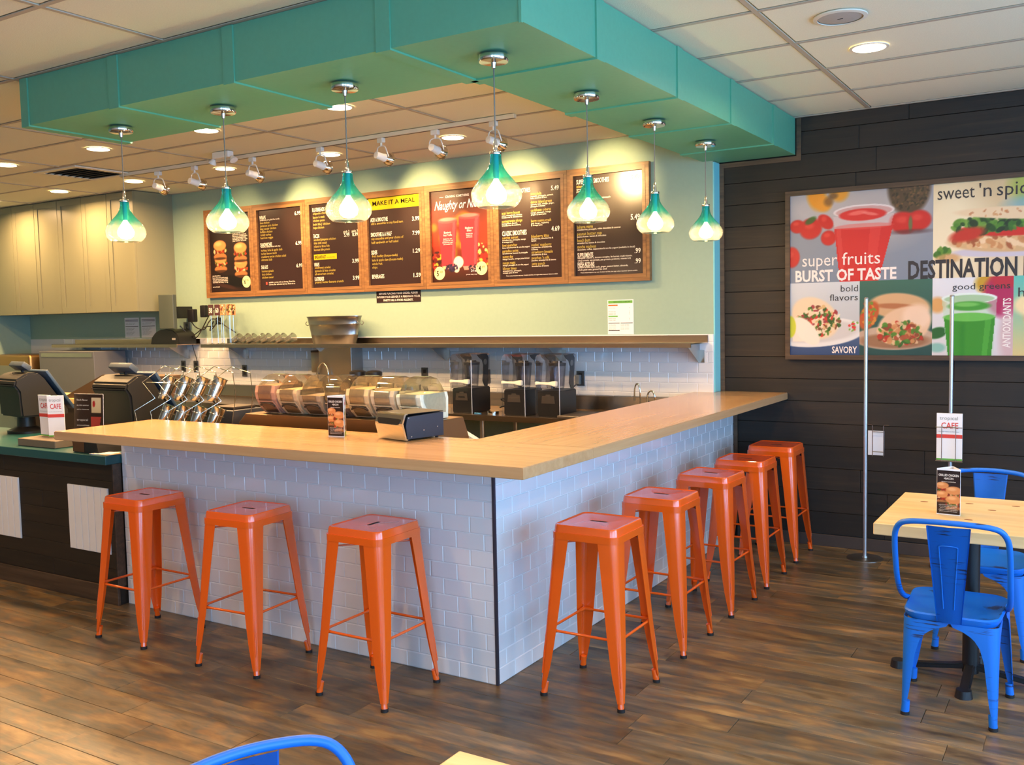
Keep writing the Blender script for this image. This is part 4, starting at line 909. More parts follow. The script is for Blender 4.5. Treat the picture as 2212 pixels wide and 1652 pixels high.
# ---------------------------------------------------------------- steel shelves with brackets
def shelf(label, x0, x1, y0, brk, z=1.405):
    t = thing('wall_shelf', label, 'shelf', (0, 0, 0)); y1 = YM-.0105
    bm = NB(); prof = [(y0, z), (y0, z+.032), (y0+.006, z+.034), (y0+.012, z+.029), (y1-.006, z+.029), (y1-.006, z+.078), (y1, z+.078), (y1, z+.022), (y0+.008, z+.022), (y0+.008, z)]
    prism(bm, prof, x1-x0, fmat((x0, 0, 0), (0, 1, 0), (0, 0, 1))); obj('board', bm, M_STEEL, t)
    for x in brk:
        bm = NB(); prism(bm, [(y1-.27, z+.0215), (y1, z+.0215), (y1, z-.12), (y1-.02, z-.12)], .004, fmat((x-.02, 0, 0), (0, 1, 0), (0, 0, 1)))
        box(bm, (x-.02, y1-.004, z-.12), (x+.02, y1, z-.03)); cyl(bm, .006, 0, .004, 10, Matrix.Translation((x+.008, y1-.004, z-.10)) @ Matrix.Rotation(PI/2, 4, 'X')); obj('bracket', bm, M_STEELV, t)
    return t
shelf('long stainless shelf under the menu boards with bucket and cups on it', -5.156, -.144, 2.755, (-4.88, -3.75, -2.45, -1.33, -.19))
shelf('shorter stainless shelf at the left below the monitor', -7.66, -5.56, 2.80, (-7.2, -5.75))
# bucket
t = thing('metal_tub', 'oval galvanised metal tub standing on the long shelf', 'tub', (-3.575, 2.925, 1.4345))
bm = NB(); N_ = 40; R_ = []
for a, z in ((.238, 0), (.244, .01), (.262, .075), (.266, .08), (.264, .085), (.285, .17), (.289, .175), (.287, .18), (.303, .235), (.309, .240), (.309, .247), (.301, .247), (.295, .235), (.236, .012), (.0, .012)):
    R_.append([bm.verts.new((a*math.cos(2*PI*i/N_), a*.42*math.sin(2*PI*i/N_), z)) for i in range(N_)])
for p_, q_ in zip(R_, R_[1:]):
    for i in range(N_): bm.faces.new((p_[i], p_[(i+1) % N_], q_[(i+1) % N_], q_[i]))
bm.faces.new(R_[0][::-1]); bmesh.ops.remove_doubles(bm, verts=R_[-1], dist=.001); obj('tub_wall', bm, M_GALV, t, 40)
for s in (-1, 1):
    bm = NB(); tube(bm, smoothpath([(s*.297, -.035, .20), (s*.318, -.03, .185), (s*.325, 0, .165), (s*.318, .03, .185), (s*.297, .035, .20)], 4), .0035, 8); obj('handle', bm, M_GALV, t, 60)
# plastic cups lying nested in rows on the shelf
for j in range(8):
    x = -4.80+j*.098
    c = tag(obj('plastic_cup', lathe(NB(), [(.03, -.052), (.031, -.05), (.041, .04), (.043, .043), (.041, .045), (.0395, .04), (.0295, -.048)], 20, Matrix.Rotation(PI/2-.35, 4, 'Y')), M_CUP, smooth=40), 'clear plastic cup lying on the long shelf, %s' % ['first beside the card stands', 'second from the card stands', 'third from the card stands', 'fourth in the row', 'fifth in the row', 'third from the tub', 'second from the tub', 'last before the metal tub'][j], 'cup', 'clear cups on the shelf')
    c.location = (x, 2.90+.02*(j % 2), 1.4355+.048)
# table number holders
for j, (x, y) in enumerate(((-5.11, 2.86), (-5.07, 2.95), (-5.02, 2.86), (-4.98, 2.97), (-4.94, 2.86), (-4.90, 2.95), (-4.855, 2.87))):
    t = thing('number_stand', 'slim chrome card stand on the shelf end, %s' % ['leftmost in front with a number card', 'second from the left, at the back', 'third from the left, in front, numbered', 'middle one at the back', 'fifth from the left, in front', 'second from the right, at the back', 'rightmost of the cluster'][j], 'sign holder', (x, y, 1.4345), 0, 'card stands on the shelf end')
    bm = NB(); lathe(bm, [(.026, 0), (.026, .004), (.006, .008), (.003, .012)], 16, cap=(True, True)); tube(bm, [(0, 0, .01), (0, 0, .29)], .0028, 8); obj('stem', bm, M_CHROME, t, 50)
    bm = NB(); box(bm, (-.035, -.003, .28), (.035, .003, .385), .001); cd = obj('card', bm, mat('card_brown', [(66, 40, 42), (206, 190, 170), (70, 36, 44), (188, 140, 100), (96, 56, 50), (214, 170, 120), (90, 46, 36)][j], .5), t)
    if j in (0, 2): txo('number', M_TXTW, cd, wallM(-.03, -.0032, .285), [dict(s=str(58+j), x=.008, y=.02, h=.05, w=.045, bold=.02)])
    else:
        P = Pic(.066, .10, .006, (196, 150, 110)); P.bits(24, .033, .05, .03, .045, [(120, 50, 40), (230, 200, 160), (90, 110, 50), (60, 30, 28), (236, 226, 214)], .006, .014); P.obj('picture', M_PRINT, cd, wallM(-.033, -.0034, .282))
# outlets on the splashback
def outlet(x, z, label, plug=False, w=.072, h=.115):
    t = thing('wall_outlet', label, 'outlet', (x, YM-.0105, z), 0, 'wall outlets'); bm = NB(); box(bm, (-w/2, -.006, -h/2), (w/2, 0, h/2), .002); obj('plate', bm, mat('grey_metal_plate', (98, 98, 98), .35, .7), t)
    for s in (-1, 1):
        bm = NB(); box(bm, (-.016, -.0085, s*.025-.016), (.016, -.0062, s*.025+.016), .003); obj('socket', bm, M_BLACK, t)
    if plug:
        bm = NB(); box(bm, (-.026, -.05, -.045), (.012, -.0087, .03), .006, seg=2); pg = obj('plug', bm, mat('grey_plug', (110, 112, 112), .5), t)
        bm = NB(); tube(bm, smoothpath([(-.01, -.045, -.04), (-.03, -.06, -.06), (-.09, -.08, -.12), (-.12, -.09, -.14)], 5), .006, 8); obj('cord', bm, M_BLACK, pg, 60)
outlet(-4.926, 1.163, 'grey wall outlet left of the white paper cup'); outlet(-2.702, 1.163, 'grey wall outlet right of the steel column, above the powder bins'); outlet(-1.182, 1.152, 'grey wall outlet with a plug and black cord, right of the blenders', True)
outlet(-2.06, 1.155, 'grey wall outlet half hidden behind the left blender'); outlet(-5.83, 1.20, 'grey wall outlet above the steel cups, left one of the pair'); outlet(-5.637, 1.20, 'grey wall outlet above the steel cups, right one of the pair'); outlet(-5.75, 1.60, 'grey wall outlet under the tangled cords beside the monitor', False, .10, .115)
# steel column, soap dispenser
t = thing('steel_column', 'brown-looking stainless duct column between worktop and long shelf', 'column', (-3.595, 0, 1.022))
bm = NB(); box(bm, (-.195, 2.94, 0), (.195, YM-.0105, .382), .002); obj('casing', bm, M_STEELV, t)
t = thing('soap_dispenser', 'upright steel soap dispenser on the tiles left of the duct column', 'dispenser', (-3.885, YM-.0105, 1.165))
bm = NB(); box(bm, (-.055, -.10, .0), (.055, 0, .19), .008, seg=2); obj('body', bm, M_STEELV, t, 40); bm = NB(); box(bm, (-.056, -.102, .185), (.056, -.001, .205), .006, seg=2); obj('cap', bm, M_BLACK, t)
bm = NB(); box(bm, (-.02, -.075, -.02), (.02, -.03, .0), .003); obj('nozzle', bm, M_BLACK, t)
# monitor, scale dome, power bricks, cords
ADP = []
MON = t = thing('kitchen_monitor', 'dark grey upright monitor on the short left shelf, seen side-on', 'monitor', (-5.70, 2.80, 1.4345))
bm = NB(); box(bm, (-.11, 0, .158), (.11, .045, .50), .006, seg=2); obj('case', bm, mat('grey_green_case', (74, 82, 76), .45), t)
bm = NB(); box(bm, (-.03, .045, .26), (.03, .304, .38), .004); obj('mount', bm, M_BLACK, t)
t = thing('receipt_printer', 'black dome-shaped printer on the right end of the short shelf', 'printer', (-5.78, 2.83, 1.4345))
bm = NB(); prism(bm, [(-.22, 0), (.22, 0), (.215, .06), (.19, .105), (.13, .14), (.03, .155), (-.06, .15), (-.14, .12), (-.20, .07)], .22, Matrix.Translation((0, .22, .0)) @ Matrix.Rotation(PI/2, 4, 'X')); bmesh.ops.bevel(bm, geom=bm.edges[:], offset=.006, segments=2, affect='EDGES'); obj('body', bm, M_BLACK, t, 40)
bm = NB(); box(bm, (.12, -.004, .045), (.17, 0, .065)); obj('label_plate', bm, M_GREYINK, t)
for j, (x, y, z, a, b, c, lb) in enumerate(((-5.50, 2.96, 1.72, .085, .06, .13, 'square black power adapter beside the monitor'), (-5.36, 2.99, 1.76, .07, .05, .12, 'black power adapter hanging behind the square one'), (-5.19, 3.02, 1.66, .05, .04, .07, 'small black plug bundle left of the card stands'))):
    o = obj('power_adapter', box(NB(), (-a/2, -b/2, -c/2), (a/2, b/2, c/2), .008, seg=2), M_BLACK, smooth=40); o.location = (x, y, z); tag(o, lb, 'adapter', 'power adapters by the monitor'); ADP.append(o)
for j, (P_, lb) in enumerate((([(-5.66, 2.93, 1.62), (-5.60, 3.0, 1.52), (-5.50, 3.0, 1.50), (-5.40, 3.0, 1.60), (-5.28, 3.0, 1.74), (-5.20, 3.02, 1.80), (-5.17, 3.02, 1.76), (-5.20, 3.03, 1.69), (-5.24, 3.0, 1.60), (-5.30, 3.0, 1.57), (-5.24, 3.0, 1.66)], 'looped black cord tangled beside the monitor'),
        ([(-5.52, 2.96, 1.66), (-5.50, 3.0, 1.60), (-5.38, 3.0, 1.58), (-5.30, 3.0, 1.66), (-5.22, 3.0, 1.68), (-5.05, 3.0, 1.60), (-4.93, 3.0, 1.545)], 'black cord sloping from the adapters to the card stands'),
        ([(-5.72, 3.06, 1.60), (-5.66, 3.0, 1.50), (-5.60, 3.0, 1.50), (-5.50, 3.0, 1.54), (-5.40, 3.02, 1.60), (-5.28, 3.03, 1.61)], 'black cord rising from the outlet under the monitor'),
        ([(-5.63, 3.05, 1.43), (-5.62, 3.06, 1.36), (-5.60, 3.07, 1.28), (-5.60, 3.08, 1.21)], 'thin black cord hanging down to the outlets'))):
    bm = NB(); tube(bm, smoothpath(P_, 5), .0055 if j < 3 else .004, 6); par = [ADP[0], ADP[1], MON, MON][j]; bmesh.ops.transform(bm, matrix=par.matrix_basis.inverted(), verts=bm.verts); obj('cord', bm, M_BLACK, par, 60)

# ---------------------------------------------------------------- back worktop with sinks, blenders, jars
t = thing('steel_worktop', 'long stainless worktop with backsplash along the tiled wall', 'worktop', (0, 0, 0))
WY = 2.44
bm = NB(); prof = [(WY, .868), (WY, .908), (WY+.008, .91), (YM-.06, .91), (YM-.04, .915), (YM-.026, 1.018), (YM-.0075, 1.022), (YM-.0075, .90), (WY+.01, .90), (WY+.01, .868)]
prism(bm, prof, 7.6-.27, fmat((-7.6, 0, 0), (0, 1, 0), (0, 0, 1))); obj('worktop', bm, M_STEEL, t)
for x in (-7.5, -5.6, -3.9, -2.25, -1.72, -.35):
    for y in (WY+.06, YM-.12):
        bm = NB(); cyl(bm, .02, .02, .867, 16, Matrix.Translation((x, y, 0))); cyl(bm, .015, 0, .03, 12, Matrix.Translation((x, y, 0))); obj('leg', bm, M_STEELV, t, 40)
bm = NB(); box(bm, (-7.55, WY+.03, .25), (-.3, YM-.08, .275)); obj('undershelf', bm, M_STEEL, t)
bm = NB(); box(bm, (-1.03, WY-.012, .9105), (-.275, WY+.34, .932), .004); tag(obj('cutting_board', bm, mat('dark_cutting_board', (60, 52, 46), .5)), 'dark flat board on the worktop right of the blenders', 'board')
def faucet(name, label, x, y, z, h, reach, r=.0085, dirn=(-1, 0)):
    t = thing(name, label, 'faucet', (x, y, z)); bm = NB(); cyl(bm, .018, 0, .012, 16); P_ = [(0, 0, .01), (0, 0, h*.7)]
    for k in range(1, 9): a = PI*k/8; P_.append((dirn[0]*reach/2*(1-math.cos(a)), dirn[1]*reach/2*(1-math.cos(a)), h*.7+h*.3*math.sin(a)))
    P_.append((dirn[0]*reach, dirn[1]*reach, h*.45)); tube(bm, P_, r, 10); obj('spout', bm, M_CHROME, t, 50)
    bm = NB(); tube(bm, [(0, -.015, .03), (.01, -.05, .045)], .005, 8); obj('lever', bm, M_CHROME, t, 50)
faucet('sink_faucet', 'tall curved chrome faucet behind the powder bins', -3.66, 2.92, .911, .35, .13)
faucet('sink_faucet', 'low chrome faucet behind the powder bins, left of the jars', -3.33, 2.86, .911, .22, .11, .006)
faucet('filler_tap', 'thin tall chrome tap at the worktop right end', -.57, 2.85, .911, .23, .045, .0055)
faucet('filler_tap', 'short curved chrome tap at the far right end of the worktop', -.455, 2.85, .911, .18, .06, .0065)
bm = NB(); lathe(bm, [(.022, 0), (.024, .03), (.02, .055), (.012, .075), (.01, .10)], 16, cap=(True, True)); o = tag(obj('sprayer_knob', bm, M_BLACK, smooth=40), 'small black knob between the two thin taps', 'knob'); o.location = (-.53, 2.90, .911)
for j, (x, lb) in enumerate(((-3.19, 'chrome jug with black lid beside the duct column'), (-3.01, 'chrome jug with black lid, right one of the pair'))):
    t = thing('lidded_jug', lb, 'jug', (x, 2.78, .911), PI/2, 'lidded jugs on the worktop'); bm = NB(); lathe(bm, [(.066, 0), (.068, .01), (.066, .24), (.060, .25)], 24, cap=(True, True)); obj('body', bm, mat('dark_chrome', (120, 122, 128), .15, 1.), t, 40)
    bm = NB(); lathe(bm, [(.067, .25), (.072, .255), (.072, .285), (.05, .295), (.02, .30)], 20, cap=(True, True)); obj('lid', bm, M_BLACK, t, 40)
    bm = NB(); tube(bm, smoothpath([(.064, 0, .22), (.105, 0, .20), (.11, 0, .12), (.066, 0, .07)], 4), .007, 8); obj('handle', bm, M_BLACK, t, 60)
def make_blender(label):
    """sound-enclosure bar blender: black base, jar, clear hood with a grip"""
    t = thing('bar_blender', label, 'blender', group='bar blenders on the worktop'); w, d = .093, .26
    bm = NB(); prism(bm, [(-.004, 0), (d, 0), (d, .192), (.0, .19)], 2*w, fmat((-w, 0, 0), (0, 1, 0), (0, 0, 1))); bmesh.ops.bevel(bm, geom=bm.edges[:], offset=.007, segments=2, affect='EDGES'); b = obj('base', bm, M_BLACK, t, 40)
    bm = NB(); prism(bm, [(-.058, 0), (.058, 0), (.05, .055), (.022, .055), (.018, .066), (-.018, .066), (-.022, .055), (-.05, .055)], .002, fmat((0, -.0062, .098), (1, 0, 0), (0, 0, 1))); pnl = obj('control_panel', bm, mat('brown_grey_panel', (84, 74, 64), .45), b)
    bm = NB(); box(bm, (-.018, -.0085, .146), (.018, -.0065, .150)); obj('badge', bm, M_NICKEL, pnl); bm = NB(); box(bm, (-.03, -.0085, .118), (.03, -.0065, .130)); obj('display', bm, M_BLACK, pnl)
    bm = NB(); lathe(bm, [(.045, .19), (.05, .21), (.062, .34), (.064, .37), (.061, .37), (.048, .215)], 20, Matrix.Translation((0, .14, 0)) @ Matrix.Rotation(PI/4, 4, 'Z')); j = obj('jar', bm, M_SMOKE, t, 40)
    bm = NB(); lathe(bm, [(.064, .365), (.066, .385), (.04, .39), (.035, .40)], 20, Matrix.Translation((0, .14, 0)), cap=(True, True)); obj('jar_lid', bm, M_BLACK, j, 40)
    for s in (-1, 1):
        bm = NB(); arm = [(.20, .19), (.235, .19), (.235, .27), (.25, .34), (.255, .42), (.23, .448), (.17, .452), (.10, .445), (.13, .42), (.17, .40), (.185, .36), (.18, .30), (.17, .24)]
        prism(bm, arm, .008, fmat((s*(w-.012)-.004, 0, 0), (0, 1, 0), (0, 0, 1))); a_ = obj('hinge_arm', bm, M_BLACK, t)
        bm = NB(); cyl(bm, .022, -.006, .006, 16, Matrix.Translation((s*(w-.012), .205, .385)) @ Matrix.Rotation(PI/2, 4, 'Y')); obj('pivot_disc', bm, mat('grey_disc', (120, 118, 116), .4), a_, 40)
    # hood: front, roof and two cheeks as one bent sheet
    prof = [(-.012, .0), (-.012, .41), (-.004, .438), (.02, .452), (.22, .456), (.25, .44)]
    bm = NB(); L_ = [bm.verts.new((-w-.006, y, z)) for y, z in prof]; R_ = [bm.verts.new((w+.006, y, z)) for y, z in prof]
    for a, b_, c, d_ in zip(L_, L_[1:], R_[1:], R_): bm.faces.new((a, d_, c, b_))
    for V in (L_, R_):
        lo = [bm.verts.new((V[0].co.x, y, z)) for y, z in ((.25, .19), (.0, .19))]
        bm.faces.new((V[1], V[2], V[3], V[4], V[5], lo[0], lo[1]))
    hood = obj('hood', bm, M_SMOKE, t)
    bm = NB(); tube(bm, [(-w-.006, -.013, .42), (-w-.006, -.013, .0)], .0022, 6); obj('hood_edge', bm, M_SMOKE, hood); bm = NB(); tube(bm, [(w+.006, -.013, .0), (w+.006, -.013, .41)], .0026, 6); obj('hood_edge', bm, mat('bright_edge', (190, 200, 220), .1), hood)
    bm = NB(); prism(bm, [(-.085, -.012), (-.05, -.007), (.03, -.010), (.075, -.02), (.09, -.018), (.09, .018), (.06, .018), (.02, .010), (-.05, .008), (-.085, .014)], .03, fmat((-.004, -.0125, .245), (1, 0, 0), (0, 0, 1))); bmesh.ops.bevel(bm, geom=bm.edges[:], offset=.004, segments=2, affect='EDGES'); obj('grip', bm, M_OFFWHITE, t, 40)
    return t
BL = [((-1.915, 2.52), 'black bar blender with smoked hood, left one standing apart'), ((-1.438, 2.515), 'black bar blender with smoked hood, middle of the three'), ((-1.14, 2.505), 'black bar blender with smoked hood, right one by the plugged outlet')]
b0 = make_blender(BL[0][1])
for i, ((x, y), lb) in enumerate(BL):
    if i == 0: b0.location = (x, y, .911)
    else: dup(b0, (x, y, .911 if i == 1 else .911), 0, lb)
# right blender overlaps the cutting board edge, so trim the board around it: board starts beyond it
bm = NB(); cyl(bm, .048, 0, .02, 28); o = tag(obj('jar_ring', bm, M_CHROME, smooth=40), 'low round chrome lid lying on the worktop between the blenders', 'lid'); o.location = (-1.66, 2.56, .911)
bm = NB(); box(bm, (-.03, -.007, 0), (.03, .007, .008), .002); o = tag(obj('blue_tag', bm, mat('blue_plastic', (40, 120, 180), .4)), 'small blue plastic piece left of the round chrome lid', 'clip'); o.location = (-1.76, 2.50, .911)
bm = NB(); P_ = [(-1.62, 2.80, .918), (-1.68, 2.86, .95), (-1.76, 2.84, .99), (-1.70, 2.80, 1.0), (-1.62, 2.82, .95), (-1.60, 2.88, .93), (-1.72, 2.88, .94), (-1.78, 2.84, .93)]
tube(bm, smoothpath(P_, 6), .007, 8); tag(obj('blender_cord', bm, M_BLACK, smooth=60), 'coiled black cord on the worktop behind the left blenders', 'cord')

# ---------------------------------------------------------------- powder bins on the cold table
t = thing('topping_table', 'brown steel topping table behind the bar front, carrying the powder bins', 'table', (0, 0, 0))
bm = NB(); prism(bm, [(-2.10, .0), (-.655, .0), (-.655, 1.00), (-.69, 1.107), (-2.04, 1.107), (-2.10, 1.05)], .32, Matrix.Translation((0, .77, 0)) @ Matrix.Rotation(PI/2, 4, 'X')); bmesh.ops.bevel(bm, geom=bm.edges[:], offset=.003, segments=1, affect='EDGES'); obj('body', bm, brushed('warm_steel', (150, 124, 98), .35), t)
BINW = .186
def bin_prof(o=0., ztop=None):
    P_ = [(.045+o, .0), (.01+o, .03), (-.025+o, .085), (-.034+o, .125), (-.022+o, .17), (.010+o, .205), (.055, .228-o), (.11, .232-o), (.17-o, .216), (.21-o, .175), (.23-o, .11), (.225-o, 0)]
    if ztop is None: return P_
    out = []
    for i in range(len(P_)):                                            # cut the outline at the powder level
        (y0, z0), (y1, z1) = P_[i-1], P_[i]
        if (z0 < ztop) != (z1 < ztop): k_ = (ztop-z0)/(z1-z0); out.append((y0+(y1-y0)*k_, ztop))
        if z1 < ztop: out.append((y1, z1))
    return out
def make_bin(i, x, col, ztop, label):
    t = thing('powder_bin', label, 'bin', (x, .47, 1.1075), 0, 'clear powder bins in a row'); w = BINW
    MM = fmat((-w/2, 0, 0), (0, 1, 0), (0, 0, 1))
    bm = NB(); prism(bm, bin_prof(), w, MM); bmesh.ops.bevel(bm, geom=[e for e in bm.edges if abs(e.verts[0].co.x-e.verts[1].co.x) < .001], offset=.036, segments=4, affect='EDGES'); obj('shell', bm, M_CLEAR, t, 50)
    if col:
        bm = NB(); prism(bm, bin_prof(.006, ztop), w-.014, fmat((-w/2+.007, 0, .003), (0, 1, 0), (0, 0, 1))); obj('powder', bm, mat('powder_%d' % i, col, .8, noise=.08, nscale=60), t)
    bm = NB(); h0 = Vector((0, .043, .004)); h1 = Vector((0, -.022, .082)); d = (h1-h0).normalized()
    M_ = fmat((-w*.36, .037, .006), (1, 0, 0), d); L_ = (h1-h0).length
    ring_frame(bm, 0, 0, w*.72, L_*.92, .007, 0, .004)
    bmesh.ops.transform(bm, matrix=M_ @ Matrix.Rotation(-PI/2, 4, 'X'), verts=bm.verts); fl_ = obj('flap', bm, M_CLEAR if not col else mat('flap_%d' % i, [min(255, c*1.03) for c in col], .4), t)
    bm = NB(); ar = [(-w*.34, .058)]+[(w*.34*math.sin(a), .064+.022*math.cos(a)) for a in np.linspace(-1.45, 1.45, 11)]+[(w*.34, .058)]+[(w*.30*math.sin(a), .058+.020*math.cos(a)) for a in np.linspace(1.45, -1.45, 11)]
    prism(bm, ar, .010, fmat((0, .040, .006), (1, 0, 0), d)); obj('flap_shadow_lip', bm, mat('dark_lip', (74, 60, 48), .5), fl_)  # dark brown arched strip above the flap
BN = [((186, 142, 122), .165, 'clear bin of pinkish powder, leftmost of the row'), ((206, 180, 144), .145, 'clear bin of pale tan powder, second from the left'), ((172, 152, 128), .115, 'clear bin of grey-beige powder, third from the left'), ((120, 96, 80), .05, 'clear bin nearly empty, right behind the folded menu card'), ((218, 192, 150), .160, 'clear bin of cream powder behind the napkin dispenser'), ((206, 190, 164), .155, 'clear bin of beige powder, second from the right'), ((222, 226, 208), .140, 'clear bin of whitish powder, rightmost of the row')]
bx0, bx1 = -1.955, -.725; st_ = (bx1-bx0)/len(BN)
BINW = st_-.004
for i, (c, zt, lb) in enumerate(BN): make_bin(i, bx0+st_*(i+.5), c, zt, lb)
# malt cups in a wire rack
PY = .62
o = tag(obj('prep_counter', box(NB(), (-2.595, .14, 0), (-2.115, .98, .889), .004), M_STEEL), 'steel prep counter under the wire cup rack, left of the topping table', 'counter')
RX0, RSP, RY = -2.735, .166, .30
t = thing('cup_rack', 'chrome wire rack holding two tiers of steel cups at the left end of the bar', 'rack', (0, 0, 0))
cup = None; tl = math.radians(38)
def cupM(x, y, z): return Matrix.Translation((x, y, z)) @ Matrix.Rotation(math.radians(13), 4, 'Y') @ Matrix.Rotation(math.radians(-20), 4, 'X') @ Matrix.Scale(.88, 4)
k = 0
for tier, (zz, yy, dx) in enumerate(((.995, .37, .02), (1.172, .41, .0))):
    for j in range(4):
        x = RX0+j*.150+dx
        Mc = cupM(x, yy, zz)
        lb = '%s steel cup in the %s tier of the wire rack' % (['leftmost', 'second', 'third', 'rightmost'][j], ['lower', 'upper'][tier])
        if cup is None:
            c = thing('malt_cup', lb, 'cup', group='steel cups in the wire rack')
            bm = NB(); lathe(bm, [(.0, .0), (.034, .0), (.037, .004), (.040, .05), (.0455, .13), (.047, .17), (.051, .175), (.0495, .178), (.0455, .172), (.044, .13), (.035, .008), (.0, .008)], 32); obj('cup_body', bm, M_CHROME, c, 40)
            bm = NB(); lathe(bm, [(.0, -.0012), (.033, -.0012), (.033, -.0002)], 24); obj('base_ring', bm, mat('dark_cup_base', (48, 38, 34), .3, .8), c, 40)
            cup = c
        else:
            c = cup.copy(); link(c); c['label'] = lb
            for ch in cup.children: link(ch.copy(), c)
        c.matrix_world = Mc
        for rz_, rr in ((.035, .046), (.125, .0525)):
            bm = NB(); tube(bm, [Mc @ Vector((rr*math.cos(a), rr*math.sin(a), rz_)) for a in np.linspace(0, 2*PI, 21)[:-1]], .0022, 6, True); obj('hoop', bm, M_CHROME, t, 60)
for j in range(5):
    x = RX0+j*.150-.075
    P_ = [(x+.04, .262, .915), (x+.02, .262, 1.03), (x-.04, .29, 1.11), (x+.07, .36, 1.185), (x-.02, .34, 1.285), (x+.10, .42, 1.385), (x+.17, .50, 1.345), (x+.12, .56, 1.2), (x+.08, .53, .893)]
    P_[0] = (x+.07, .262, .893)
    bm = NB(); tube(bm, P_, .0026, 6); obj('upright', bm, M_CHROME, t, 60)
for (y, z) in ((.262, 1.03), (.34, 1.285), (.54, 1.0)):
    bm = NB(); tube(bm, [(RX0-.075+.02, y, z), (RX0+4*.150-.075+.02, y, z)], .0026, 6); obj('cross_wire', bm, M_CHROME, t, 60)
# black box and paper cup behind
t = thing('till_printer', 'dark boxy printer between the steel cups and the powder bins', 'printer', (-2.44, .74, .8905))
bm = NB(); box(bm, (-.12, -.12, 0), (.10, .14, .205), .012, seg=2); obj('body', bm, M_NAVY, t, 40); bm = NB(); box(bm, (-.11, -.09, .2055), (.07, .10, .225), .006, seg=2); obj('lid', bm, mat('dark_brown_plastic', (52, 42, 36), .5), t, 40)
o = tag(obj('paper_cone', lathe(NB(), [(.0, 0), (.035, 0), (.04, .01), (.05, .15), (.049, .155), (.0, .155)], 24), M_OFFWHITE, smooth=40), 'white paper cup standing beside the leftmost powder bin', 'cup'); o.location = (-2.245, .932, 1.008)
o = tag(obj('cup_riser', box(NB(), (-2.31, .89, .8895), (-2.18, .975, 1.0075), .004), M_BLACK), 'small black riser under the white paper cup', 'riser')
# white-lidded ice bin past the table end
t = thing('ice_bin', 'white slanting lid of the ice bin showing right of the topping table', 'bin', (0, 0, 0))
bm = NB(); box(bm, (-1.30, 1.21, 0), (-.56, 1.75, .80)); obj('body', bm, M_STEELV, t)
bm = NB(); prism(bm, [(-1.30, .801), (-1.30, .99), (-1.085, .99), (-.925, .914), (-.90, .801)], .05, Matrix.Translation((0, 1.27, 0)) @ Matrix.Rotation(PI/2, 4, 'X')); obj('lid', bm, mat('pale_blue_white_plastic', (176, 188, 206), .4), t)

# ---------------------------------------------------------------- things on the bar slab
def tent(label, x, y, rz, hh=.203, s=.096, grp='folded menu cards'):
    """three-sided folded card"""
    t = thing('menu_card', label, 'card', (x, y, 0), rz, grp)
    C3 = [(-s/2, -s*.289), (s/2, -s*.289), (0, s*.577)]
    for k in range(3):
        a, b = Vector((*C3[k], 0)), Vector((*C3[(k+1) % 3], 0)); d = (b-a).normalized(); Mk = fmat(a, d, (0, 0, 1))
        bm = NB(); box(bm, (0, 0, -.0012), ((b-a).length, hh, 0), M=Mk); f = obj('face', bm, M_PAPER, t)
        w = (b-a).length
        if k == 0:
            f['label'] = 'dark face picturing sandwiches'
            P = Pic(w-.002, hh-.012, .0022, (52, 34, 32)); burger(P, .022, .115, .62); burger(P, .022, .075, .62); burger(P, .068, .092, .78); burger(P, .068, .052, .78)
            P.obj('picture', M_PRINT, f, Mk @ Matrix.Translation((.001, 0.004, .0005)))
            txo('lettering', M_TXTW, f, Mk, [dict(s='GRILLED CHICKEN', x=w/2, y=.170, h=.010, w=w*.85, align='c', bold=.02), dict(s='+BACON', x=w/2, y=.156, h=.009, w=w*.4, align='c', bold=.02), dict(s='signature sandwiches', x=w/2, y=.144, h=.005, w=w*.6, align='c')]+[dict(s='grilled all natural chicken breast with bacon', x=w/2, y=.042-.007*q, h=.004, w=w*(.8-.05*(q % 3)), align='c') for q in range(5)], .0012)
        else:
            f['label'] = 'light face with a food picture'
            P = Pic(w-.002, hh-.002, .003, (214, 226, 236)); P.grad(0, 0, w, .02, (130, 176, 80), (130, 176, 80)); P.grad(0, .02, w, .06, (226, 226, 220), (226, 226, 220)); P.ell(.05, .04, .022, .014, (110, 70, 50)); P.bits(50, .055, .095, .03, .035, [(206, 190, 170), (150, 100, 70), (230, 224, 214), (120, 140, 70)], .006, .012); P.grad(w-.02, .02, w, .13, (226, 150, 60), (210, 190, 170))
            P.obj('picture', M_PRINT, f, Mk @ Matrix.Translation((.001, .001, .0005)))
            txo('lettering', M_RED, f, Mk, [dict(s='tropical', x=w*.5, y=.174, h=.010, w=w*.5, align='c'), dict(s='CAFE', x=w*.5, y=.156, h=.014, w=w*.6, align='c', bold=.02)], .0012)
    return t
t = tent('dark folded menu card on the bar, left of the napkin dispenser', -.960, .074, math.radians(6)); t.location.z = ZT+.0005
t = thing('napkin_dispenser', 'chrome-fronted black napkin dispenser on the bar', 'dispenser', (-.612, .058, ZT), math.radians(-14))
w, d, h = .105, .235, .128
bm = NB(); prism(bm, [(.012, .008), (d, .008), (d, h-.004), (.015, h-.012), (.004, h*.55)], 2*w, fmat((-w, 0, 0), (0, 1, 0), (0, 0, 1))); bmesh.ops.bevel(bm, geom=bm.edges[:], offset=.002, segments=1, affect='EDGES'); obj('body', bm, M_NAVY, t)
bm = NB(); prism(bm, [(.013, .006), (.013, .0), (-.002, .002), (-.020, .072), (-.020, .082), (-.006, h-.006), (.0, h), (.014, h), (.014, h-.006), (.004, h-.006), (-.012, .08), (.006, .008)], 2*w+.002, fmat((-w-.001, 0, .003), (0, 1, 0), (0, 0, 1))); fp = obj('face_plate', bm, M_CHROME, t)
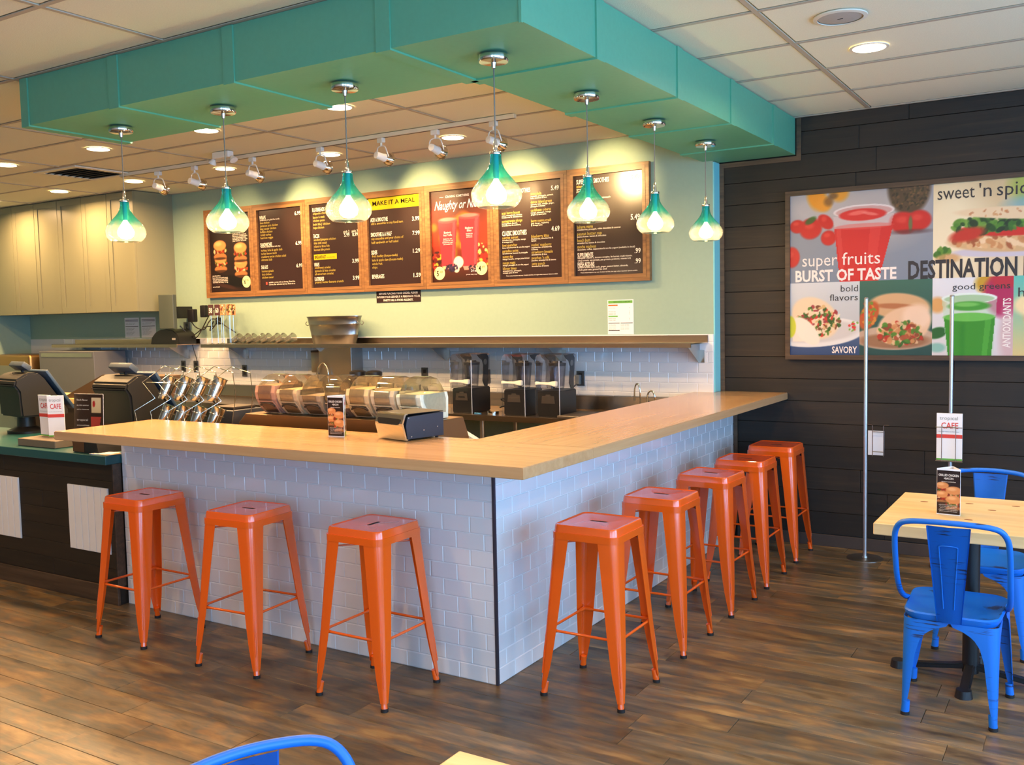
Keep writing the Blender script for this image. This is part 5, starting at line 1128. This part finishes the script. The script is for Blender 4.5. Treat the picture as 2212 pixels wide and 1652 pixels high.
bm = NB(); prism(bm, [(x*w*.82, y) for x, y in ((-1, .012), (-.93, -.006), (-.8, -.010), (.8, -.010), (.93, -.006), (1, .012), (.93, .02), (-.93, .02))], .002, fmat((0, -.0195, .088), (1, 0, 0), (0, .16, 1))); obj('slot', bm, M_BLACK, fp)
bm = NB(); box(bm, (-w-.0005, .0, h-.0005), (w+.0005, d, h+.002), .001); obj('top_plate', bm, M_BLACK, t)
for (y, z) in ((.02, .11), (.035, .02), (.11, .045), (.195, .055)):
    bm = NB(); cyl(bm, .003, 0, .0012, 8, Matrix.Translation((w, y, z)) @ Matrix.Rotation(PI/2, 4, 'Y')); obj('rivet', bm, M_NICKEL, t)
for x in (-w+.02, w-.02):
    for y in (.03, d-.03):
        bm = NB(); cyl(bm, .008, .0005, .0085, 10, Matrix.Translation((x, y, 0))); obj('rubber_foot', bm, M_RUBBER, t)

# ---------------------------------------------------------------- till area on the order counter
def make_till(label):
    """point-of-sale terminal seen from the customer side, with a pole display"""
    t = thing('till_terminal', label, 'till', group='till terminals on the order counter')
    bm = NB(); lathe(bm, [(.15, 0), (.15, .015), (.12, .03), (.075, .045), (.07, .14), (.0, .14)], 28, Matrix.Diagonal((1, .8, 1, 1)), cap=(True, False)); b = obj('foot', bm, M_BLACK, t, 40)
    bm = NB(); box(bm, (-.03, -.125, .02), (.03, -.10, .024), M=Matrix.Rotation(.0, 4, 'X')); obj('badge', bm, M_NICKEL, b)
    bm = NB(); prism(bm, [(-.10, .12), (.06, .12), (.21, .11), (.235, .14), (.06, .40), (.02, .43), (-.05, .43), (-.13, .385), (-.14, .345), (-.11, .30)], .36, fmat((-.18, 0, 0), (0, 1, 0), (0, 0, 1))); bmesh.ops.bevel(bm, geom=bm.edges[:], offset=.012, segments=2, affect='EDGES'); obj('housing', bm, mat('dark_olive_plastic', (24, 22, 19), .55), t, 40)
    bm = NB(); box(bm, (-.185, -.012, -.17), (.185, .012, .17), .008, Matrix.Translation((0, .175, .30)) @ Matrix.Rotation(math.radians(33), 4, 'X'), 2); obj('touch_screen', bm, mat('blue_grey_plastic', (56, 76, 100), .4), t, 40)
    bm = NB(); box(bm, (-.17, -.1415, .343), (.17, -.13, .349)); obj('seam', bm, M_BLACK, t)
    bm = NB(); tube(bm, [(.0, .0, .42), (.0, -.01, .46)], .012, 10); pd = obj('display_stalk', bm, M_BLACK, t, 50)
    Mh = Matrix.Translation((0, -.02, .475)) @ Matrix.Rotation(math.radians(-38), 4, 'X'); bm = NB(); box(bm, (-.11, -.035, -.02), (.11, .035, .02), .008, Mh, 2); pd = obj('customer_display', bm, mat('blue_grey_display', (78, 88, 98), .4), t, 40)
    bm = NB(); box(bm, (-.085, -.024, .0202), (.085, .022, .021), M=Mh); obj('screen', bm, M_SCREEN, pd)
    return t
t0 = make_till('black till terminal with customer display, right one beside the cup rack'); t0.location = (-3.235, .50, .8915)
t0.location = (-3.12, .44, .8915); t0.rotation_euler = (0, 0, 0)
dup(t0, (-4.28, .44, .8915), -.15, 'black till terminal with customer display, left one at the frame edge')
def leaflet(name, label, x, y, z, w, h, rz, kind, tilt=-.2):
    t = thing(name, label, 'leaflet', (x, y, z), rz); Mk = Matrix.Rotation(tilt, 4, 'X') @ fmat((-w/2, 0, 0), (1, 0, 0), (0, 0, 1))
    bm = NB(); box(bm, (0, 0, -.010 if kind == 'cafe' else -.003), (w, h, 0), .0008, Mk); f = obj('sheet', bm, M_PAPER, t)
    if kind == 'cafe':
        flat('red_band', M_RED, f, Mk, (0, h*.47, w, h*.55), .0006)
        txo('red_lettering', M_RED, f, Mk, [dict(s='CAFE', x=w*.18, y=h*.68, h=h*.13, w=w*.66, bold=.015)], .001)
        txo('grey_lettering', M_GREYINK, f, Mk, [dict(s='tropical', x=w*.12, y=h*.86, h=h*.08, w=w*.7), dict(s='food that makes you feel better', x=w*.08, y=h*.60, h=h*.022, w=w*.8)], .001)
        flat('green_band', M_GREENINK, f, Mk, (0, 0, w, h*.035), .0006)
    else:
        P = Pic(w-.002, h-.002, .005, (66, 42, 26)); P.trap(.02, h*.55, w*.55, w*.80, w*.58, w*.92, (190, 80, 66)); P.grad(w*.6, h*.62, w*.92, h*.92, (214, 190, 150), (226, 206, 170)); P.ell(w*.68, h*.80, .012, .02, (190, 50, 50)); P.grad(0, 0, w, h*.09, (206, 150, 60), (190, 120, 40)); P.bits(20, w*.3, h*.2, w*.25, h*.05, [(150, 60, 30), (200, 110, 60)], .006, .014)
        P.obj('picture', M_PRINT, f, Mk @ Matrix.Translation((.001, .001, .0006)))
        txo('lettering', M_TXTW, f, Mk, [dict(s='fresh flavor', x=w*.1, y=h*.86, h=.012, w=w*.38), dict(s='sip this summer', x=w*.1, y=h*.76, h=.009, w=w*.42), dict(s='only for a limited time', x=w*.1, y=h*.68, h=.007, w=w*.42), dict(s='tropical', x=w*.1, y=h*.46, h=.014, w=w*.38), dict(s='smoothies', x=w*.1, y=h*.36, h=.010, w=w*.42)], .0014)
    return t
o = tag(obj('leaflet_box', box(NB(), (-.20, -.06, 0), (.20, .09, .047), .003), mat('taupe_box', (112, 98, 82), .6)), 'flat taupe box on the teal counter under the leaflets', 'box'); o.location = (-3.40, .03, .8915)
leaflet('menu_leaflet', 'white CAFE leaflet stack propped on the order counter', -3.49, .10, .942, .125, .265, 0, 'cafe', .03)
leaflet('menu_leaflet', 'white leaflet stack fanned behind the CAFE one', -3.405, .135, .942, .09, .262, .75, 'plain2', .04) if False else leaflet('menu_leaflet', 'white leaflet fanned just right of the CAFE stack', -3.395, .112, .942, .10, .262, .7, 'cafe', .03)
leaflet('promo_card', 'dark promotional card leaning beside the white leaflets', -3.20, .20, .8925, .25, .32, .15, 'promo', -.05)
t = thing('card_reader', 'dark napkin holder with brown front, under the bar slab end', 'holder', (-2.86, .0, .8915), 0)
bm = NB(); prism(bm, [(-.10, 0), (.14, 0), (.10, .115), (-.13, .115)], .16, Matrix.Translation((0, .10, 0)) @ Matrix.Rotation(PI/2, 4, 'X')); obj('body', bm, M_BLACK, t)
bm = NB(); box(bm, (-.11, -.0615, .004), (-.0, -.0605, .11), .0); obj('front_plate', bm, mat('brown_plate', (104, 70, 44), .3, .4), t)
for j, (dx, rz_) in enumerate(((0, .1), (.012, -.12), (-.01, .3))):
    o = tag(obj('paper_slip', box(NB(), (-.075, -.045, 0), (.075, .045, .0015)), M_PAPER if j != 1 else mat('tan_slip', (206, 160, 110), .6)), ['white paper slip, bottom of the pile at the teal counter end', 'tan paper slip in the middle of the pile at the teal counter end', 'white paper slip on top of the pile at the teal counter end'][j], 'paper', 'paper slips'); o.location = (-2.69+dx, -.035, .8915+.0018*j); o.rotation_euler = (0, 0, rz_)
# machines along the back at the far left
t = thing('steel_oven', 'tall stainless cabinet with a flat side panel at the far left', 'oven', (-7.1, 2.75, .911))
bm = NB(); box(bm, (-.50, -.14, 0), (.47, .24, .46), .004); obj('body', bm, mat('grey_oven_steel', (118, 120, 126), .4, .35), t); bm = NB(); box(bm, (-.46, -.143, .40), (.44, -.1405, .44)); obj('top_rail', bm, M_NICKEL, t)
t = thing('bread_cabinet', 'tan steel warmer left of the stainless cabinet', 'cabinet', (-8.1, 2.72, .911)); bm = NB(); box(bm, (-.40, -.14, 0), (.36, .24, .42), .03, seg=3); obj('body', bm, brushed('golden_steel', (176, 140, 92), .35), t, 40); bm = NB(); box(bm, (-.36, -.144, .05), (.30, -.1405, .30), .001); obj('door', bm, M_STEELV, t)
t = thing('sneeze_ledge', 'cream-topped ledge running behind the tills', 'ledge', (-5.0, 1.4, 0)); bm = NB(); box(bm, (-.75, -.15, 1.0), (.75, .25, 1.045), .003); obj('top', bm, mat('cream_laminate', (222, 196, 130), .4), t); bm = NB(); box(bm, (-.72, -.12, 0), (.72, .22, .999)); obj('body', bm, mat('dark_brown_laminate', (50, 38, 28), .6), t)
bm = NB(); prism(bm, [(-.60, 0), (.70, 0), (.70, .20), (-.05, .20)], .18, Matrix.Translation((-4.52, 1.45, 1.046)) @ Matrix.Rotation(PI/2, 4, 'X')); tag(obj('sloped_guard', bm, mat('brown_guard', (84, 62, 40), .5)), 'brown sloping guard panel on the cream ledge behind the right till', 'panel')

# ---------------------------------------------------------------- tables, chairs and floor stands on the dining side
def table(label, x0, y0, x1, y1, rz=0):
    cx, cy = (x0+x1)/2, (y0+y1)/2; t = thing('dining_table', label, 'table', (cx, cy, 0), rz, 'pine dining tables'); a, b = (x1-x0)/2, (y1-y0)/2
    bm = NB(); box(bm, (-a, -b, .695), (a, b, .745), .004, seg=2); tp = obj('tabletop', bm, M_PINE, t)
    for j, (kx, ky) in enumerate(((-.65, .45), (-.1, .55), (.2, .25), (.45, .6), (.0, -.4))):
        bm = NB(); cyl(bm, .009, .7452, .7456, 14, Matrix.Translation((kx*a, ky*b, 0)) @ Matrix.Diagonal((1.9, 1, 1, 1))); obj('knot', bm, mat('brown_knot', (150, 90, 50), .5), tp)
    bm = NB(); cyl(bm, .034, .03, .69, 20); cyl(bm, .11, .675, .6945, 24); obj('column', bm, M_BLACK, t, 40)
    for k in range(4):
        L_ = (a if k % 2 == 0 else b)*.86 if False else (.31 if k % 2 == 0 else .25); M_ = Matrix.Rotation(k*PI/2, 4, 'Z')
        bm = NB(); prism(bm, [(.02, .045), (.02, .075), (.07, .06), (L_-.05, .035), (L_, .034), (L_, .004), (L_-.06, .004), (L_-.07, .015)], .042, M_ @ Matrix.Translation((0, .021, 0)) @ Matrix.Rotation(PI/2, 4, 'X')); bmesh.ops.bevel(bm, geom=bm.edges[:], offset=.006, segments=2, affect='EDGES')
        cyl(bm, .036, 0, .034, 20, M_ @ Matrix.Translation((L_-.01, 0, 0)), .030); obj('base_arm', bm, M_BLACK, t, 40)
    return t
table('pine topped table at the right with a folded menu card', 1.458, .70, 2.14, 1.475)
table('pine topped table in the foreground, only its corner in frame', 1.132, -2.65, 1.80, -1.892)
t = tent('dark folded menu card standing on the right pine table', 1.715, 1.025, math.radians(-5)); t.location.z = .7455
def make_chair(label):
    """cafe armchair facing +Y; origin under the seat centre"""
    t = thing('metal_chair', label, 'chair', group='worn blue metal chairs')
    rf, ff = (-.175, -.215), (-.205, .20)      # rear and front foot (x magnitude, y)
    # seat pan: rounded, rear narrower
    def sq(h1, h2, y0, y1, r, n=6):
        out = []
        for (sx, yy, hh) in ((1, y1, h2), (-1, y1, h2), (-1, y0, h1), (1, y0, h1)):
            q = {(1, y1): 0, (-1, y1): 1, (-1, y0): 2, (1, y0): 3}[(sx, yy)]
            for k in range(n):
                a = PI/2*q+PI/2*k/(n-1); sy = 1 if yy == y1 else -1; out.append((sx*(hh-r)+r*math.cos(a), yy-sy*r+r*math.sin(a)))
        return out
    spec = [(sq(.165, .178, -.190, .188, .07), .395), (sq(.176, .187, -.200, .198, .075), .412), (sq(.178, .189, -.202, .20, .075), .425), (sq(.172, .183, -.196, .194, .07), .431), (sq(.15, .16, -.17, .165, .065), .424), (sq(.07, .08, -.08, .08, .05), .420)]
    bm = NB(); R = [[bm.verts.new((x, y, z)) for x, y in P] for P, z in spec]; n = len(R[0])
    for a, b in zip(R, R[1:]):
        for j in range(n): bm.faces.new((a[j], a[(j+1) % n], b[(j+1) % n], b[j]))
    bm.faces.new(R[-1]); bm.faces.new(R[0][::-1]); obj('seat', bm, M_BLUE, t, 45)
    for sx in (-1, 1):
        for fr in (0, 1):
            fx, fy = (ff if fr else rf); sy = 1 if fr else -1
            top = (sx*(.176 if not fr else .186), sy*.197); bot = (sx*abs(fx), fy)
            prof = [(0, .018), (.05, .020), (.10, .030), (.18, .040), (.26, .050), (.315, .066), (.345, .086), (.365, .11), (.38, .145), (.388, .172), (.41, .175)]
            bm = NB(); leg(bm, top, bot, .03, .40, sx, sy, prof, .045, .016, 26)
            c = Vector((sx*(abs(fx)-.014), sy*(abs(fy)-.014), 0)); tube(bm, [c+Vector((0, 0, .012)), c+Vector((-sx*.004, 0, .06))], [.0165, .015], 12)
            lo = obj('leg', bm, M_BLUE, t, 40); bm = NB(); cyl(bm, .0172, 0, .014, 14, Matrix.Translation((c.x, c.y, 0))); obj('rubber_foot', bm, M_RUBBER, lo, 40)
    # back slat: bent sheet with rolled edges and a pressed outline
    bm = NB(); n = 12; A = []
    for i in range(n+1):
        s = i/n; z = .405+s*.395; y = -.205-.055*s**1.1; w = .045+.035*s
        A.append([bm.verts.new((x*w, y-.012*(1-abs(x))**1-(.006 if abs(x) > .99 else 0), z)) for x in (-1, -.93, -.5, 0, .5, .93, 1)])
    for a, b in zip(A, A[1:]):
        for j in range(6): bm.faces.new((a[j], a[j+1], b[j+1], b[j]))
    g = bm.faces[:]; bmesh.ops.solidify(bm, geom=g, thickness=.003); sl = obj('back_slat', bm, M_BLUE, t, 40)
    def onslat(x, s): w = .045+.035*s; return (x*w, -.205-.055*s**1.1-.012*(1-abs(x))-.0035, .405+s*.395)
    bm = NB(); tube(bm, smoothpath([onslat(-.38, .15), onslat(-.42, .45), onslat(-.46, .76), onslat(-.40, .80), onslat(0, .81), onslat(.40, .80), onslat(.46, .76), onslat(.42, .45), onslat(.38, .15)], 4), .0022, 6); obj('pressed_outline', bm, M_BLUE, sl, 60)
    H = [(-.188, .02, .425), (-.196, -.02, .44), (-.204, -.07, .475), (-.208, -.12, .54), (-.209, -.155, .62), (-.208, -.185, .70), (-.202, -.205, .755), (-.180, -.228, .792), (-.14, -.248, .808), (-.07, -.262, .815), (0, -.267, .817)]
    H += [(-x, y, z) for x, y, z in H[-2::-1]]
    bm = NB(); tube(bm, smoothpath(H, 4), .0115, 10); obj('arm_loop', bm, M_BLUE, t, 60)
    return t
c0 = make_chair('worn blue metal chair, back to the viewer, at the right pine table'); c0.location = (1.775, .755, 0)
dup(c0, (1.80, 1.60, 0), PI, 'worn blue metal chair on the far side of the right pine table')
dup(c0, (1.10, -2.335, 0), -PI/2-math.radians(22), 'worn blue metal chair in the foreground, only its back loop in frame')
for i, (x, y, hh, lb) in enumerate(((.966, 3.0, 1.715, 'slim steel floor pole with an empty leaflet bracket, left of the pair'), (1.476, 3.0, 1.717, 'slim steel floor pole holding the CAFE leaflet, right of the pair'))):
    t = thing('floor_pole', lb, 'stand', (x, y, 0), 0, 'steel floor poles by the plank wall')
    bm = NB(); lathe(bm, [(.115, 0), (.115, .004), (.11, .007), (.02, .008), (.018, .02)], 36, cap=(True, True)); obj('base', bm, M_STEELV, t, 40)
    bm = NB(); cyl(bm, .0125, .008, hh, 20); obj('pole', bm, mat('satin_aluminium', (200, 202, 208), .3, .9), t, 40); bm = NB(); lathe(bm, [(.0135, hh-.004), (.0135, hh+.004), (.006, hh+.008)], 16, cap=(True, True)); obj('end_cap', bm, M_GREYINK, t, 40)
    if i == 0:
        bm = NB(); box(bm, (.018, -.012, .695), (.118, -.009, .855), .0005); obj('back_plate', bm, mat('pale_plate', (206, 210, 220), .4), t)
        for a in (.05, .118):
            s = 1 if a > .1 else -1
            bm = NB(); tube(bm, [(a+s*.035, -.03, .897), (a+s*.006, -.03, .897), (a, -.03, .89), (a, -.03, .69), (a-.0, -.01, .69)], .0028, 6); obj('bracket_wire', bm, M_NICKEL, t, 60)
        bm = NB(); tube(bm, [(.05, -.03, .72), (.118, -.03, .72)], .0025, 6); obj('bracket_wire', bm, M_NICKEL, t, 60); bm = NB(); tube(bm, [(.05, -.03, .85), (.118, -.03, .85)], .0025, 6); obj('bracket_wire', bm, M_NICKEL, t, 60)
    else:
        bm = NB(); box(bm, (-.08, -.022, .68), (.072, -.016, .70), .001); obj('tray', bm, M_NICKEL, t)
        for a in (-.045, .035):
            bm = NB(); tube(bm, [(a, -.047, .685), (a, -.047, .91)], .0025, 6); obj('bracket_wire', bm, M_NICKEL, t, 60)
        bm = NB(); tube(bm, [(-.08, -.047, .90), (.072, -.047, .90)], .0025, 6); obj('bracket_wire', bm, M_NICKEL, t, 60)
        bm = NB(); tube(bm, [(-.08, -.047, .688), (.072, -.047, .688)], .0025, 6); obj('bracket_wire', bm, M_NICKEL, t, 60)
        leaflet('menu_leaflet', 'white CAFE leaflet held on the right floor pole', x-.003, y-.030, .692, .148, .295, 0, 'cafe', 0)
